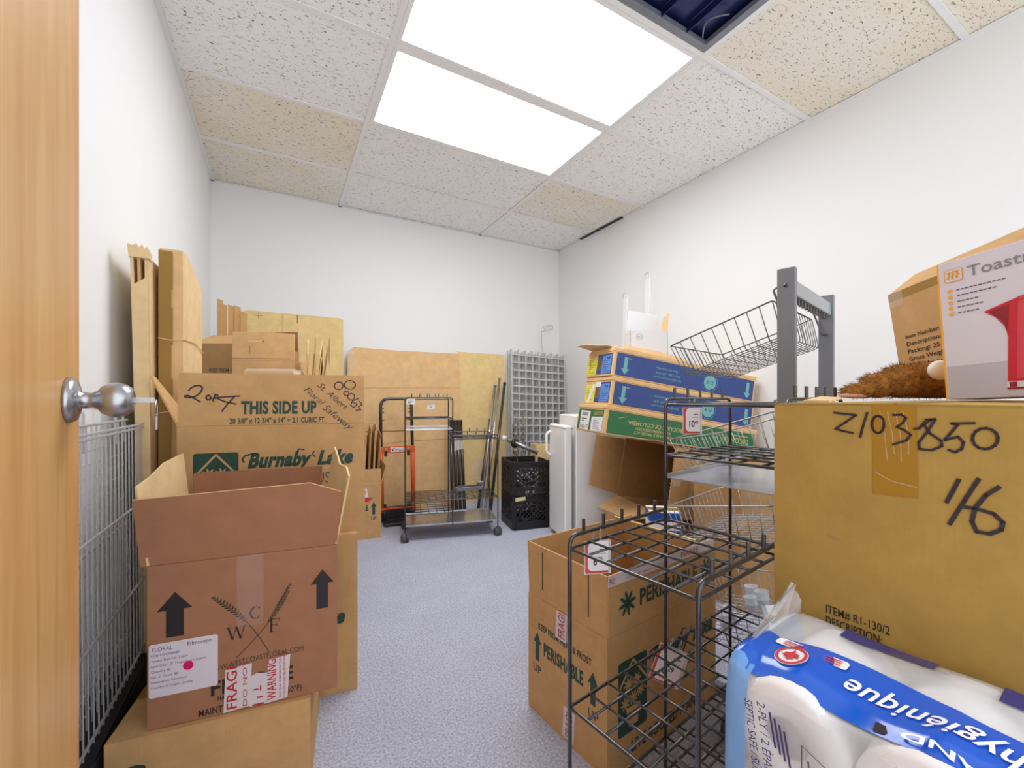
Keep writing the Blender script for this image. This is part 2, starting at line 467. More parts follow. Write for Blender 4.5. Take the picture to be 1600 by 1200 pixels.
# ------------------------------------------------------------------ cartons
def frames(w, d, h):
    return dict(front=((-w / 2, -d / 2, 0), (1, 0, 0), (0, 0, 1)), right=((w / 2, -d / 2, 0), (0, 1, 0), (0, 0, 1)),
                back=((w / 2, d / 2, 0), (-1, 0, 0), (0, 0, 1)), left=((-w / 2, d / 2, 0), (0, -1, 0), (0, 0, 1)),
                top=((-w / 2, -d / 2, h), (1, 0, 0), (0, 1, 0)))
def quad_frames(q, h):
    fr = {}
    for side, a, b in (('front', 0, 1), ('right', 1, 2), ('back', 2, 3), ('left', 3, 0)):
        A = Vector((*q[a], 0)); B = Vector((*q[b], 0)); fr[side] = (A, (B - A).normalized(), Vector((0, 0, 1)))
    return fr
def carton(name, label, w, d, h, loc, rotz, m, flaps=None, closed=False, t=0.005, group=None, mw=None, cat='box', inner=None, shapes=None, quad=None):
    """open or closed corrugated box; flaps = {side: (degrees out from upright, length)}"""
    T = thing(name, label, cat, loc, rotz, group, mw=mw)
    fr = frames(w, d, h) if quad is None else quad_frames(quad, h); T_fr = dict(fr)
    lens = dict(front=w, back=w, left=d, right=d)
    if quad is not None:
        for side, a, b in (('front', 0, 1), ('right', 1, 2), ('back', 2, 3), ('left', 3, 0)): lens[side] = (Vector(quad[b]) - Vector(quad[a])).length
    for side, n in (('front', 'front_panel'), ('right', 'side_panel'), ('back', 'back_panel'), ('left', 'side_panel')):
        O, U, V = fr[side]; L = lens[side]
        e = 0 if side in ('front', 'back') else t
        MB().prism([(e, 0), (L - e, 0), (L - e, h), (e, h)], O, U, V, t).build(n, m, T)
    if quad is None: MB().b2((-w / 2 + t, -d / 2 + t, 0), (w / 2 - t, d / 2 - t, t)).build('bottom_panel', m, T)
    else: MB().prism([(p[0] * .97, p[1] * .97) for p in quad], (0, 0, t), (1, 0, 0), (0, 1, 0), t).build('bottom_panel', m, T)
    if closed:
        for s in (-1, 1):
            MB().b2((-w / 2, s * 0.0015, h), (w / 2, s * d / 2, h + t * .8)).build('top_flap', m, T)
        MB().b2((-w / 2 - .001, -.025, h + t * .8), (w / 2 + .001, .025, h + t * .8 + .0006)).build('tape', TAPE, T)
    for side, (a, ln) in (flaps or {}).items():
        O, U, V = (Vector(q) for q in fr[side]); N = U.cross(V); L = lens[side]
        O = O + Vector((0, 0, h)); Vd = (V * math.cos(R(a)) + N * math.sin(R(a))).normalized()
        poly = [(.003, .001), (L - .003, .001), (L - .003, ln), (.003, ln)]
        if shapes and side in shapes: poly = shapes[side]
        o = MB().prism(poly, O, U, Vd, t * .9).build('flap', (inner or {}).get(side, m), T)
        T_fr['flap_' + side] = (O, U, Vd); T_fr['flapobj_' + side] = o
    return T, T_fr

# ================================================================== THE ROOM
XL, XR, YB, YF, ZC = -0.42, 2.532, 3.563, -0.75, 2.457
def struct(name, mb, m):
    o = mb.build(name, m); o['kind'] = 'structure'; return o
struct('floor', MB().b2((XL - .1, YF, -.05), (XR + .1, YB + .1, 0)), carpet_mat())
struct('wall_left', MB().b2((XL - .1, YF, 0), (XL, YB + .1, ZC + .05)), WALL)
struct('wall_right', MB().b2((XR, YF, 0), (XR + .1, YB + .1, ZC + .05)), WALL)
struct('wall_back', MB().b2((XL, YB, 0), (XR, YB + .1, ZC + .05)), WALL)
ceil = struct('ceiling', MB().b2((XL - .1, YF, ZC + .05), (XR + .1, YB + .1, ZC + .1)), WALL)
GX = [XL, 0.417, 1.636, XR]
GY = [YF, -.577 + .0, .018, .613, 1.208, 1.803, 2.398, 2.993, YB]
T_WHITE = tile_mat('fissured_tile', (0.95, 0.945, 0.94, 1))
T_STAIN = tile_mat('fissured_tile_stained', (0.91, 0.89, 0.84, 1), (0.88, 0.83, 0.71, 1))
T_CREAM = tile_mat('fissured_tile_cream', (0.90, 0.87, 0.80, 1), (0.89, 0.83, 0.69, 1))
for i in range(3):
    for j in range(len(GY) - 1):
        if i == 1 and GY[j] in (.613, 1.208, 1.803): continue
        m = T_WHITE
        if i == 0 and GY[j] == 2.398: m = T_CREAM
        if i == 2 and GY[j] in (.613, .018): m = T_CREAM
        if i == 2 and GY[j] == 2.398: m = T_STAIN
        if i == 0 and GY[j] == 2.993: m = T_STAIN
        MB().bbox(((GX[i] + GX[i + 1]) / 2, (GY[j] + GY[j + 1]) / 2, ZC + .012 + .003 * ((i * 5 + j * 3) % 3) / 3),
                  (GX[i + 1] - GX[i] - .006, GY[j + 1] - GY[j] - .006, .016), .003).build('ceiling_tile', m, ceil)
for x in GX[1:3]:
    MB().b2((x - .012, YF, ZC - .002), (x + .012, YB, ZC + .003)).b2((x - .002, YF, ZC + .003), (x + .002, YB, ZC + .04)).build('grid_bar', TBAR, ceil)
for i in range(3):
    for y in GY[1:-1]:
        MB().b2((GX[i] + .001, y - .012, ZC - .0015), (GX[i + 1] - .001, y + .012, ZC + .003)).build('grid_bar', TBAR, ceil)
for (a, b) in (((XL, YF), (XL + .02, YB)), ((XR - .02, YF), (XR, YB)), ((XL, YB - .02), (XR, YB))):
    MB().b2((*a, ZC - .002), (*b, ZC + .002)).build('edge_trim', TBAR, ceil)
MB().b2((XR - .035, 2.62, ZC - .004), (XR - .005, 3.18, ZC - .001)).build('gap_strip', BLACK, ceil)

def troffer(y0, y1, label):
    t = thing('ceiling_light', label, 'ceiling light', ((GX[1] + GX[2]) / 2, (y0 + y1) / 2, ZC), 0, 'lit ceiling panels')
    w = GX[2] - GX[1] - .026; d = y1 - y0 - .026
    f = .02
    for (a, b) in (((-w / 2, -d / 2), (w / 2, -d / 2 + f)), ((-w / 2, d / 2 - f), (w / 2, d / 2)), ((-w / 2, -d / 2 + f), (-w / 2 + f, d / 2 - f)), ((w / 2 - f, -d / 2 + f), (w / 2, d / 2 - f))):
        MB().b2((*a, -.001), (*b, .02)).build('lens_frame', TBAR, t)
    MB().b2((-w / 2 + f, -d / 2 + f, .004), (w / 2 - f, d / 2 - f, .009)).build('diffuser', emit('lit_diffuser', (0.975, 0.985, 1.0, 1), LIGHT), t)
    MB().b2((-w / 2, -d / 2, .02), (w / 2, d / 2, .045)).build('housing', TBAR, t)
troffer(1.803, 2.398, 'glowing rectangular ceiling panel nearer the back wall')
troffer(1.208, 1.803, 'glowing rectangular ceiling panel nearer the doorway, beside the dark blue recess')
# dark blue recessed fitting in front of the lights
t = thing('ceiling_vent', 'dark blue recessed ceiling fitting beside the front light panel', 'ceiling vent', ((GX[1] + GX[2]) / 2, .9105, ZC))
w = GX[2] - GX[1] - .026; d = .569; f = .03
NAVY = mat('navy_metal', rgb(38, 46, 96), 0.25, 0.5)
for (a, b) in (((-w / 2, -d / 2), (w / 2, -d / 2 + f)), ((-w / 2, d / 2 - f), (w / 2, d / 2)), ((-w / 2, -d / 2 + f), (-w / 2 + f, d / 2 - f)), ((w / 2 - f, -d / 2 + f), (w / 2, d / 2 - f))):
    MB().b2((*a, -.001), (*b, .02)).build('vent_frame', GREYPOST, t)
MB().b2((-w / 2, -d / 2, .034), (w / 2, d / 2, .04)).build('back_plate', NAVY, t)
for k in range(7):
    x = -w / 2 + w * (k + 1) / 8
    MB().b2((x - .002, -d / 2 + f, .0), (x + .002, d / 2 - f, .03)).build('vane', NAVY, t)
MB().path([(w / 2 - .06 - .05 * math.sin(k / 9 * 3.1), d / 2 - .04 - .12 * k / 9, .012) for k in range(10)], .003).build('cable', GREYPOST, t)

# ------------------------------------------------------------------ the door
dx, dy = -.1, .995
door = thing('door_1', 'orange-brown oak veneer door standing open at the left edge', 'door', (-.197, .081, 0), 95.74, kind='structure')
MB().bbox((.425, .022, 1.02), (.85, .044, 2.03), .002).build('door_panel', wood_mat(), door)
kn = MB().lathe([(.034, 0), (.034, .004), (.031, .009), (.022, .012), (.0125, .014), (.0115, .026), (.014, .032), (.021, .037), (.0265, .046), (.0275, .055), (.025, .064), (.019, .072), (.012, .0745), (.011, .0735), (0.004, .0735)], (.788, 0, .945), (0, -1, 0), 28).build('door_knob', STEEL, door, True)
MB().box((.788, -.086, .945), (.0025, .026, .008)).build('key', STEEL, kn)
MB().path([(.788 + .013 * math.cos(q), -.101 - .0 , .945 - .013 + .013 * math.sin(q)) for q in [2 * math.pi * k / 14 for k in range(14)]], .0009, 5, True).build('key_ring', STEEL, kn)
MB().bbox((.790, -.101, .909), (.010, .003, .026), .001).build('key', STEEL, kn)
MB().b2((.8502, .008, .90), (.8515, .036, .99)).build('latch_plate', STEEL, door)

# ================================================================== LEFT SIDE
# wire grid panels standing in a black bin along the left wall
tag(MB().bbox((-.368, 1.265, .105), (.085, .61, .21), .006).b2((-.408, .97, .2), (-.328, 1.56, .215)).build('storage_bin', BLKPLASTIC),
    'low black bin along the left wall under the wire panels', 'bin')
def wire_rack(x, y0, y1, z0, z1, label, rails, nv, mesh_h=0, hooks=False, lean=0.0, m=None):
    m = m or mat('zinc_wire', rgb(196, 198, 202), .35, .35)
    t = thing('wire_rack', label, 'wire rack', (x, (y0 + y1) / 2, z0), group='wire panels beside the door')
    hy = (y1 - y0) / 2; H = z1 - z0
    mb = MB()
    for k in range(nv):
        y = -hy + 2 * hy * k / (nv - 1)
        mb.tube((0, y, 0), (-lean, y, H), .0016, 5)
    mb.build('upright_wires', m, t)
    for z in rails:
        q = (z - z0) / H
        MB().tube((.003 - lean * q, -hy - .003, z - z0), (.003 - lean * q, hy + .003, z - z0), .0032, 6).build('rail', m, t)
    if mesh_h:
        mb = MB()
        for k in range(1, mesh_h):
            q = k / mesh_h
            mb.tube((-.003 - lean * q, -hy, H * q), (-.003 - lean * q, hy, H * q), .0012, 5)
        mb.build('cross_wires', m, t)
    if hooks:
        for y in (.0, .12, .21, .27):
            MB().path(fillet([(-lean, y, H - .06), (-lean, y, H + .035), (-lean - .03, y - .02, H + .038)], .012), .003, 6).build('hook', m, t)
wire_rack(-.345, .985, 1.57, .215, .872, 'front wire panel beside the door, with four thick rails', [.872, .862, .65, .43, .235], 22, 0, False, .004)
wire_rack(-.372, .985, 1.565, .215, .885, 'rear wire panel against the left wall, fine mesh with hooks on top', [.885, .6, .3], 20, 22, True, .01)

# flat cardboard pieces leaning on the left wall
t = thing('folded_carton', 'pale folded carton leaning on the left wall, torn at the top corner', 'cardboard', (-.335, 1.82, 0))
def sheetX(parent, name, m, x0b, x0t, th, y0, y1, z0, z1, ztopfar=None):
    zf = ztopfar or z1
    mb = MB()
    q = lambda x, y, z: Vector((x, y, z)) - Vector(parent.location)
    vs = [q(x0b, y0, z0), q(x0b + th, y0, z0), q(x0b + th, y1, z0), q(x0b, y1, z0), q(x0t, y0, z1), q(x0t + th, y0, z1), q(x0t + th, y1, zf), q(x0t, y1, zf)]
    mb.add(vs, [(3, 2, 1, 0), (4, 5, 6, 7), (0, 1, 5, 4), (1, 2, 6, 5), (2, 3, 7, 6), (3, 0, 4, 7)])
    return mb.build(name, m, parent)
for k, (a, b) in enumerate(((-.347, -.376), (-.340, -.361), (-.333, -.345))):
    sheetX(t, 'cardboard_layer', (PALE, TAN, PALE)[k], a, b, (.007, .007, .0095)[k], 1.58 + .003 * k, 2.06, 0, 1.381 - .010 * k, 1.36)
q0 = Vector(t.location)
MB().add([Vector(p) - q0 for p in ((-.348, 1.578, 0), (-.321, 1.578, 0), (-.3355, 1.578, 1.30), (-.372, 1.578, 1.27), (-.348, 1.5815, 0), (-.321, 1.5815, 0), (-.3355, 1.5815, 1.30), (-.372, 1.5815, 1.27))],
         [(0, 1, 2, 3), (7, 6, 5, 4), (0, 4, 5, 1), (1, 5, 6, 2), (2, 6, 7, 3), (3, 7, 4, 0)]).build('folded_edge', PALE, t)
top_ = [(.046, .0), (.046, .022), (.040, .034), (.034, .026), (.029, .040), (.022, .030), (.016, .042), (.008, .034), (-.004, .038), (-.002, .02), (.0, .0)]
MB().prism([(p[0], p[1]) for p in reversed(top_)], (-.378 + .335, 1.576 - 1.82, 1.352), (1, 0, 0), (0, .1, 1), .03).build('torn_edge', PALE, t)
t = thing('flat_carton', 'tall flat carton with brown tape down its edge, on the left wall', 'box', (-.293, 1.83, 0))
mb = MB()
prof = [(0, 1.405), (.06, 1.412), (.12, 1.404), (.2, 1.39), (.28, 1.375), (.375, 1.362)]
MB().prism([(0, 0), (.375, 0)] + [(p[0], p[1]) for p in reversed(prof)], (.028, -.19, 0), (0, 1, 0), (0, 0, 1), .056).build('body', PALE, t)
MB().prism([(0.001, 0), (.057, 0), (.057, 1.398), (0.001, 1.403)], (-.029, -.1905, 0), (1, 0, 0), (0, 0, 1), .002).build('edge_flap', ORANGE, t)
for z in (.55, .95, 1.17, 1.34):
    MB().b2((-.030, -.1945, z - .06), (.004, -.193, z + .055)).build('tape', TAPE, t)
MB().b2((-.030, -.1948, 0.3), (.001, -.1938, 1.398)).build('tape', TAPE, t)
MB().path(fillet([(-.031, -.196, 1.13), (.0, -.197, 1.123), (.03, -.196, 1.128), (.032, .0, 1.14), (.032, .2, 1.12)], .01), .0015, 5).build('strap', ORANGE, t)
MB().path(fillet([(-.031, -.196, .9), (.0, -.197, .905), (.03, -.196, .9), (.032, .0, .91), (.032, .2, .9)], .01), .0015, 5).build('strap', ORANGE, t)

# ---- prints shared by the greenhouse plant boxes
BW, BD, BH, BF = .5175, .324, .3556, .158
def logo(parent, fr, u0, v0, w, h):
    decal(parent, 'logo_panel', GREEN, fr, g_rrect(u0, v0, u0 + w, v0 + h, .008))
    U = lambda a: u0 + a * w
    V = lambda b: v0 + b * h
    decal(parent, 'logo_lines', TAN, fr, merge(g_stroke([(U(0), V(.62)), (U(.5), V(.97)), (U(1), V(.62))], .006),
          g_flower(U(.34), V(.66), w * .17), g_flower(U(.62), V(.66), w * .17), g_flower(U(.24), V(.42), w * .16), g_flower(U(.5), V(.45), w * .17), g_flower(U(.76), V(.5), w * .16),
          g_poly([(U(.27), V(.34)), (U(.75), V(.34)), (U(.75), V(.27)), (U(.27), V(.27))]), g_poly([(U(.31), V(.25)), (U(.71), V(.25)), (U(.66), V(.08)), (U(.36), V(.08))])), .0012)
def burnaby(parent, fr):
    f = fr['front']
    logo(parent, f, .039, .085, .115, .19)
    decal(parent, 'script_lettering', GREEN, f, merge(g_text('Burnaby', .178, .226, .042, .170, .05, .25), g_text('Lake', .372, .226, .042, .105, .05, .25),
          g_stroke([(.168, .243), (.164, .252), (.170, .262), (.184, .266), (.2, .268)], .005), g_stroke([(.362, .268), (.358, .258), (.366, .25)], .004), g_stroke([(.312, .268), (.32, .277), (.334, .274)], .004)))
    decal(parent, 'lettering', GREEN, f, g_text('GREENHOUSES', .195, .165, .034, .25, -.004))
    decal(parent, 'lettering', GREEN, f, g_text('LIVE ROOTED PLANTS', .09, .03, .03, .33, .03))
def perish_side(parent, f, d=BD):
    k = d / .324
    decal(parent, 'lettering', GREEN, f, g_text('KEEP FROM HEAT & FROST', .05 * k, .258, .017, .22 * k, .03))
    decal(parent, 'arrow_mark', GREEN, f, g_arrow(.045 * k, .16, .036, .085, .38, .5)); decal(parent, 'arrow_mark', GREEN, f, g_arrow(.275 * k, .16, .036, .085, .38, .5))
    for uu in (.026, .258): decal(parent, 'lettering', GREEN, f, g_text('UP', uu * k, .125, .022, .036, .01))
    decal(parent, 'lettering', GREEN, f, g_text('PERISHABLE', .075 * k, .19, .036, .165 * k, .035))

# lower and upper plant boxes
rz = -8.2
c, s = math.cos(R(rz)), math.sin(R(rz))
T, fr = carton('plant_box', 'bottom plant box of the left stack, behind the brown floral box', BW, BD, .5026, (-.012, 1.632, 0), rz, TAN,
               closed=True, group='stacked plant boxes')
burnaby(T, fr)
T, fr = carton('plant_box', 'open plant box with THIS SIDE UP flap standing, top of the left stack', BW, BD, BH, (.017, 1.663, .507), rz, TAN,
               dict(front=(-2, BF), left=(24, BF), right=(-70, BF * .8), back=(-60, BF)), group='stacked plant boxes',
               shapes=dict(left=[(.20, .001), (.322, .001), (.322, BF), (.297, BF)]))
burnaby(T, fr)
ff = fr['flap_front']; z0 = .8626
fo = fr['flapobj_front']
decal(fo, 'lettering', GREEN, ff, g_text('THIS SIDE UP', .1601, .036, .0365, .2095, .045))
decal(fo, 'lettering', GREEN, ff, g_text('20 3/8" x 12 3/4" x 14" = 2.1 CUBIC FT.', .1304, .006, .0158, .2654, .03))
BUR = [[(.0275,.9690),(.0322,.9755),(.0420,.9820),(.0531,.9838),(.0600,.9800),(.0612,.9735),(.0560,.9620),(.0440,.9510),(.0300,.9480),(.0190,.9490),(.0185,.9530),(.0260,.9540),(.0400,.9460),(.0565,.9350)],[(.0785,.9408),(.0733,.9413),(.0705,.9464),(.072,.9523),(.0768,.9546),(.0813,.9515),(.0821,.9453),(.0785,.9408)],[(.1012,.9546),(.0935,.9566),(.0883,.9372)],[(.0827,.9449),(.0999,.9474)],[(.157,.9526),(.0948,.9474),(.1173,.9356),(.1472,.9277)],[(.1437,.9516),(.1261,.9294),(.1108,.9064)],
[(.4407,.975),(.4348,.9741),(.4291,.9757),(.4247,.9794),(.4225,.9845),(.423,.99),(.426,.9947),(.4309,.9979),(.4369,.9987),(.4426,.9972),(.447,.9935),(.4492,.9884),(.4487,.9829),(.4457,.9781),(.4407,.975)],[(.4761,.9764),(.4684,.9755),(.461,.9773),(.4554,.9815),(.4526,.9873),(.4532,.9936),(.4571,.9991),(.4635,1.0027),(.4711,1.0037),(.4785,1.0019),(.4842,.9977),(.4871,.9918),(.4865,.9855),(.4825,.98),(.4761,.9764)],
[(.4623,.9539),(.455,.9544),(.451,.9601),(.4531,.9666),(.4599,.9691),(.4662,.9657),(.4673,.9589),(.4623,.9539)],[(.4782,.9394),(.4682,.9402),(.4625,.9484),(.4655,.9577),(.4749,.9613),(.4836,.9564),(.4851,.9466),(.4782,.9394)],[(.4963,.9443),(.4777,.9358),(.4724,.9217),(.483,.9143),(.4926,.9256),(.4803,.9313)],[(.499,.9358),(.5086,.9243),(.4963,.917),(.5043,.9072),(.4883,.9046)],[(.3948,.8502),(.405,.8388),(.4178,.8412),(.441,.8518)]]
decal(fo, 'handwriting', MARKER, ff, merge(*[g_stroke([(p[0], p[1] - z0) for p in q], .0042) for q in BUR[:6]]))
decal(fo, 'handwriting', MARKER, ff, merge(*[g_stroke([(p[0], max(p[1] - z0, .002)) for p in q], .0034) for q in BUR[6:12]]))
decal(fo, 'handwriting', MARKER, ff, pieces(g_text('St. Albert', .3700, .985 - z0, .019, .113, -.004, .35, -43), g_text('Floral', .3310, .971 - z0, .019, .068, -.004, .35, -43), g_text('Safeway', .3850, .912 - z0, .021, .108, -.004, .35, -41)))

# floral box in front, on a support box
T, fr = carton('carton', 'low tan carton under the brown floral box', .385, .33, .226, (-.104, 1.30, 0), -7.9, TAN, closed=True, group='supporting cartons')
decal(T, 'print_mark', GREEN, fr['front'], merge(g_circle(.02, .14, .018, 14, .010), g_circle(.05, .165, .02, 14, .009)))
WD, WDD, WH = .377, .27, .353
T, fr = carton('floral_box', 'brown open floral box with black arrows and a white shipping label', WD, WDD, WH, (-.044, 1.275, .2316), -7.9, BROWN,
               dict(front=(8, .150), left=(6, .20), right=(9, .20), back=(4, .155)),
               shapes=dict(front=[(-.012, .001), (.377, .001), (.386, .135), (.318, .162), (-.018, .150)],
                           left=[(.0, .001), (.262, .001), (.270, .175), (.2, .185), (.12, .205), (.0, .212)],
                           right=[(.0, .001), (.260, .001), (.262, .216), (.2, .205), (.12, .182), (.03, .188), (-.022, .172)]),
               inner=dict(left=PALE, right=PALE, front=BROWN), quad=[(-.1885, -.135), (.1885, -.135), (.142, .125), (-.186, .125)])
f = fr['front']; z0 = .2316
decal(T, 'arrow_mark', BLACK, f, g_arrow(.049, .425 - z0, .064, .098, .40, .5)); decal(T, 'arrow_mark', BLACK, f, g_arrow(.3435, .4335 - z0, .052, .095, .36, .5))
def serif(ch, u, v, h):
    w = {'W': 1.15, 'C': .8, 'F': .7}[ch] * h; k = h * .05; b = h * .13; g = []
    if ch == 'W':
        P = [(0, h), (w * .27, 0), (w * .5, h), (w * .75, 0), (w, h)]
        g += [g_stroke(P[0:2], b), g_stroke(P[1:3], k), g_stroke(P[2:4], b), g_stroke(P[3:5], k)]
        g += [g_stroke([(x - h * .13, h), (x + h * .13, h)], k) for x in (0, w)]
    if ch == 'F':
        g += [g_stroke([(w * .2, 0), (w * .2, h)], b), g_stroke([(0, 0), (w * .42, 0)], k), g_stroke([(0, h), (w, h), (w, h * .8)], k), g_stroke([(w * .2, h * .52), (w * .75, h * .52)], k), g_stroke([(w * .75, h * .4), (w * .75, h * .62)], k)]
    if ch == 'C':
        pts = [(w * .5 + w * .5 * math.cos(a), h * .5 + h * .52 * math.sin(a)) for a in [R(40 + 280 * q / 16) for q in range(17)]]
        g += [g_stroke(pts[:5], k * 1.6), g_stroke(pts[4:12], b), g_stroke(pts[11:], k * 1.6), g_stroke([pts[0], (pts[0][0], pts[0][1] + h * .14)], k)]
    m = merge(*g); return [(x + u, y + v) for x, y in m[0]], m[1]
decal(T, 'lettering', BLACK, f, merge(serif('W', .148, .396 - z0, .028), serif('C', .192, .436 - z0, .026), serif('F', .230, .398 - z0, .029)))
def sprig(a, b, n, leaf, wide):
    a = Vector(a); b = Vector(b); d = (b - a); nrm = Vector((-d.y, d.x)).normalized(); dn = d.normalized(); g = []
    pts = [a + d * t + nrm * .012 * math.sin(t * 3.1) for t in [q / 14 for q in range(15)]]
    g.append(g_stroke([tuple(p) for p in pts], .0016))
    for k in range(n):
        p = a + d * (.03 + .5 * k / n) + nrm * .012 * math.sin((.03 + .5 * k / n) * 3.1); l = leaf * (.5 + .5 * math.sin(3.1 * (k + .5) / n))
        for sd in (-1, 1):
            q = p + (dn * -.6 + nrm * sd * wide) * l
            g.append(g_poly([tuple(p), tuple((p + q) / 2 + dn * l * .25), tuple(q), tuple((p + q) / 2 - dn * l * .25)]))
    return merge(*g)
INKB = mat('olive_ink', rgb(62, 54, 40), .6)
decal(T, 'sprig_print', INKB, f, sprig((.117, .500 - z0), (.229, .351 - z0), 12, .011, .8))
decal(T, 'sprig_print', INKB, f, sprig((.274, .505 - z0), (.163, .3526 - z0), 14, .013, .55))
decal(T, 'lettering', INKB, f, g_text('WWW.WESTCOASTFLORAL.COM', .106, .3275 - z0, .0125, .196, 0, 0, 3.3, 'l', .004))
decal(T, 'lettering', BLACK, f, pieces(g_text('FRAGILE', .115, .278 - z0, .030, .165, .03)))
decal(T, 'lettering', BLACK, f, pieces(g_text('HANDLE WITH CARE', .128, .263 - z0, .011, .10, .015), g_text('-60\u00b0F)', .262, .246 - z0, .0135, .036, .012), g_text('MAINTAIN AT', .092, .2365 - z0 + .0, .0145, .095, .015)))
LABEL = mat('label_paper', rgb(226, 218, 230), .5)
lb = decal(T, 'shipping_label', LABEL, f, g_rrect(.003, .2995 - z0, .1285, .415 - z0, .005), .0011, 'white paper shipping label')
decal(lb, 'lettering', GREYINK, f, pieces(g_text('FLORAL', .009, .399 - z0, .0085, .036), g_text('Edmonton', .072, .4005 - z0, .0085, .044),
      *[g_text(q, .007, .388 - z0 - .0115 * k, .0052, ww) for k, (q, ww) in enumerate((('PO# 4504398580', .05), ('Vendor Item No. 31624', .065), ('Item Desc. 3" Tropical in Ceramic', .10), ('Quantity 18', .034), ('No. of Cases: 88', .048), ('Destination: Edmonton', .064), ('Country of Origin: Canada', .074)))]), .0015)
decal(lb, 'sticker_dot', mat('pink_dot', rgb(222, 20, 104), .4), f, g_circle(.0735, .3569 - z0, .0098, 24), .002)
TAPEW = mat('printed_tape', rgb(222, 214, 220), .3)
for (a, b, w2, words) in (((.139, .212), (.143, .330), .052, (('FRAGI', .020, .026), ('DO NOT', .008, .046))), ((.222, .2116), (.228, .3335), .046, (('WARNING', .018, .022), ('THIS SEAL IS BROKEN CHECK', .0048, .033), ('CONTENTS BEFORE ACCEPTANCE', .0048, .042)))):
    v0 = max(a[1] - z0, .001); v1 = b[1] - z0
    tp = decal(T, 'warning_tape', TAPEW, f, g_poly([(a[0], v0), (a[0] + w2, v0 + .004), (b[0] + w2, v1 + .004), (b[0], v1)]), .0014)
    decal(tp, 'lettering', REDINK, f, pieces(*[g_text(q, a[0] + off, v0 + .006, cp, .095 + (.0 if cp > .01 else .01), .012 if cp > .01 else .0, 0, 90) for q, cp, off in words]), .0018)
decal(T, 'warning_tape', TAPEW, f, g_poly([(.190, .001), (.224, .001), (.226, .073), (.205, .077), (.192, .072)]), .0012)
decal(T, 'lettering', REDINK, f, merge(g_rect(.196, .002, .220, .006), g_rect(.205, .018, .217, .022), g_rect(.211, .034, .214, .047), g_rect(.198, .038, .208, .041)), .0020)
decal(T, 'clear_tape', film('faint_tape', (.8, .74, .8, 1), .88, .12), f, g_rect(.165, .19, .218, WH), .0009)
# corrugation showing along the cut edge of the front and back flaps
for side, p0, p1 in (('front', (-.018, .150), (.318, .162)), ('front', (.318, .162), (.386, .135)), ('back', (.003, .155), (.325, .155))):
    O, U, V = fr['flap_' + side]; N = U.cross(V).normalized(); mb = MB(); n = 90 if p1[0] - p0[0] > .2 else 18
    for k in range(n):
        q = k / n; q2 = (k + .55) / n
        mid = lambda t, s_: O + U * (p0[0] + (p1[0] - p0[0]) * t) + V * (p0[1] + (p1[1] - p0[1]) * t + .0012) - N * s_
        mb.add([mid(q, .0004), mid(q2, .0040), mid(q2, .0030) , mid(q - .001, .0)], [(0, 1, 2, 3)])
    e0, e1 = mid(0, .0), mid(1, .0); b0, b1 = mid(0, .0042), mid(1, .0042); up_ = V * .0011
    MB().add([e0 - up_ * .3, e1 - up_ * .3, b1 - up_ * .3, b0 - up_ * .3, e0 - up_ * 1.6, e1 - up_ * 1.6], [(0, 1, 2, 3), (0, 1, 5, 4)]).build('cut_edge', FLUTE, fr['flapobj_' + side])
    mb.build('fluting', BROWN, fr['flapobj_' + side])

# the pile behind: cartons used as shelves, an open box of inserts, a box with a hand slot
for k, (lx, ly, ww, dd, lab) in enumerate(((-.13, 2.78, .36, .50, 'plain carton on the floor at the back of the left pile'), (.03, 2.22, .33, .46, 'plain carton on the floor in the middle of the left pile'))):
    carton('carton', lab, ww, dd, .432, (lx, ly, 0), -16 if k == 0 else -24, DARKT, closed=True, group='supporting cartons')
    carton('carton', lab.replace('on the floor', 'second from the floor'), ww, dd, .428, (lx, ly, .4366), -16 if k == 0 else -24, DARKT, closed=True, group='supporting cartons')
T, fr = carton('insert_box', 'open carton marked KEEP FROM, full of upright cardboard inserts', .324, .42, .350, (-.142, 2.735, .8696), -28.9, DARKT,
               dict(front=(-66, .15), back=(-3, .12)), inner=dict(front=TAN, back=BROWN))
decal(T, 'lettering', GREEN, fr['front'], g_text('KEEP FROM HEAT', .085, .205, .02, .155, .012)); decal(T, 'arrow_mark', GREEN, fr['front'], g_arrow(.08, .10, .036, .1))
for k, (x, hh, a) in enumerate(((-.140, .60, 0), (-.122, .575, 6), (-.085, .57, 12), (-.052, .565, 18), (-.02, .535, 24))):
    t = thing('cardboard_insert', ('tallest', 'second', 'third', 'fourth', 'rightmost')[k] + (' upright cardboard insert from the left in the open carton' if k in (1, 2, 3) else (' cardboard insert at the left side of the open carton' if k == 0 else ' short cardboard insert in the open carton')), 'cardboard',
              mw=T.matrix_basis @ Matrix.Translation((x, -.05, .006)) @ Matrix.Rotation(R(a * .4 - 68), 4, 'Z'), group='cardboard inserts')
    MB().b2((-.03 - .05, -.002, 0), (.03, .0025, hh)).build('panel', TAN, t)
    MB().prism([(0, 0), (.028, 0), (.028, hh - .01), (0, hh)], (.03, 0, 0), (math.cos(R(70)), math.sin(R(70)), 0), (0, 0, 1), .004).build('fold', TAN, t)
T, fr = carton('handle_box', 'light open carton with a hand slot in its raised flap', .280, .17, .245, (-.028, 2.314, .8696), -27, ORANGE,
               dict(front=(4, .002)), group=None)
fO, fU, fV = Vector(fr['front'][0]) + Vector((0, 0, .245)), Vector((1, 0, 0)), Vector((0, .03, 1)).normalized()
lo, hi, sl0, sl1, sv0, sv1 = .001, .135, .066, .142, .088, .098
W_ = .280
fl = MB()
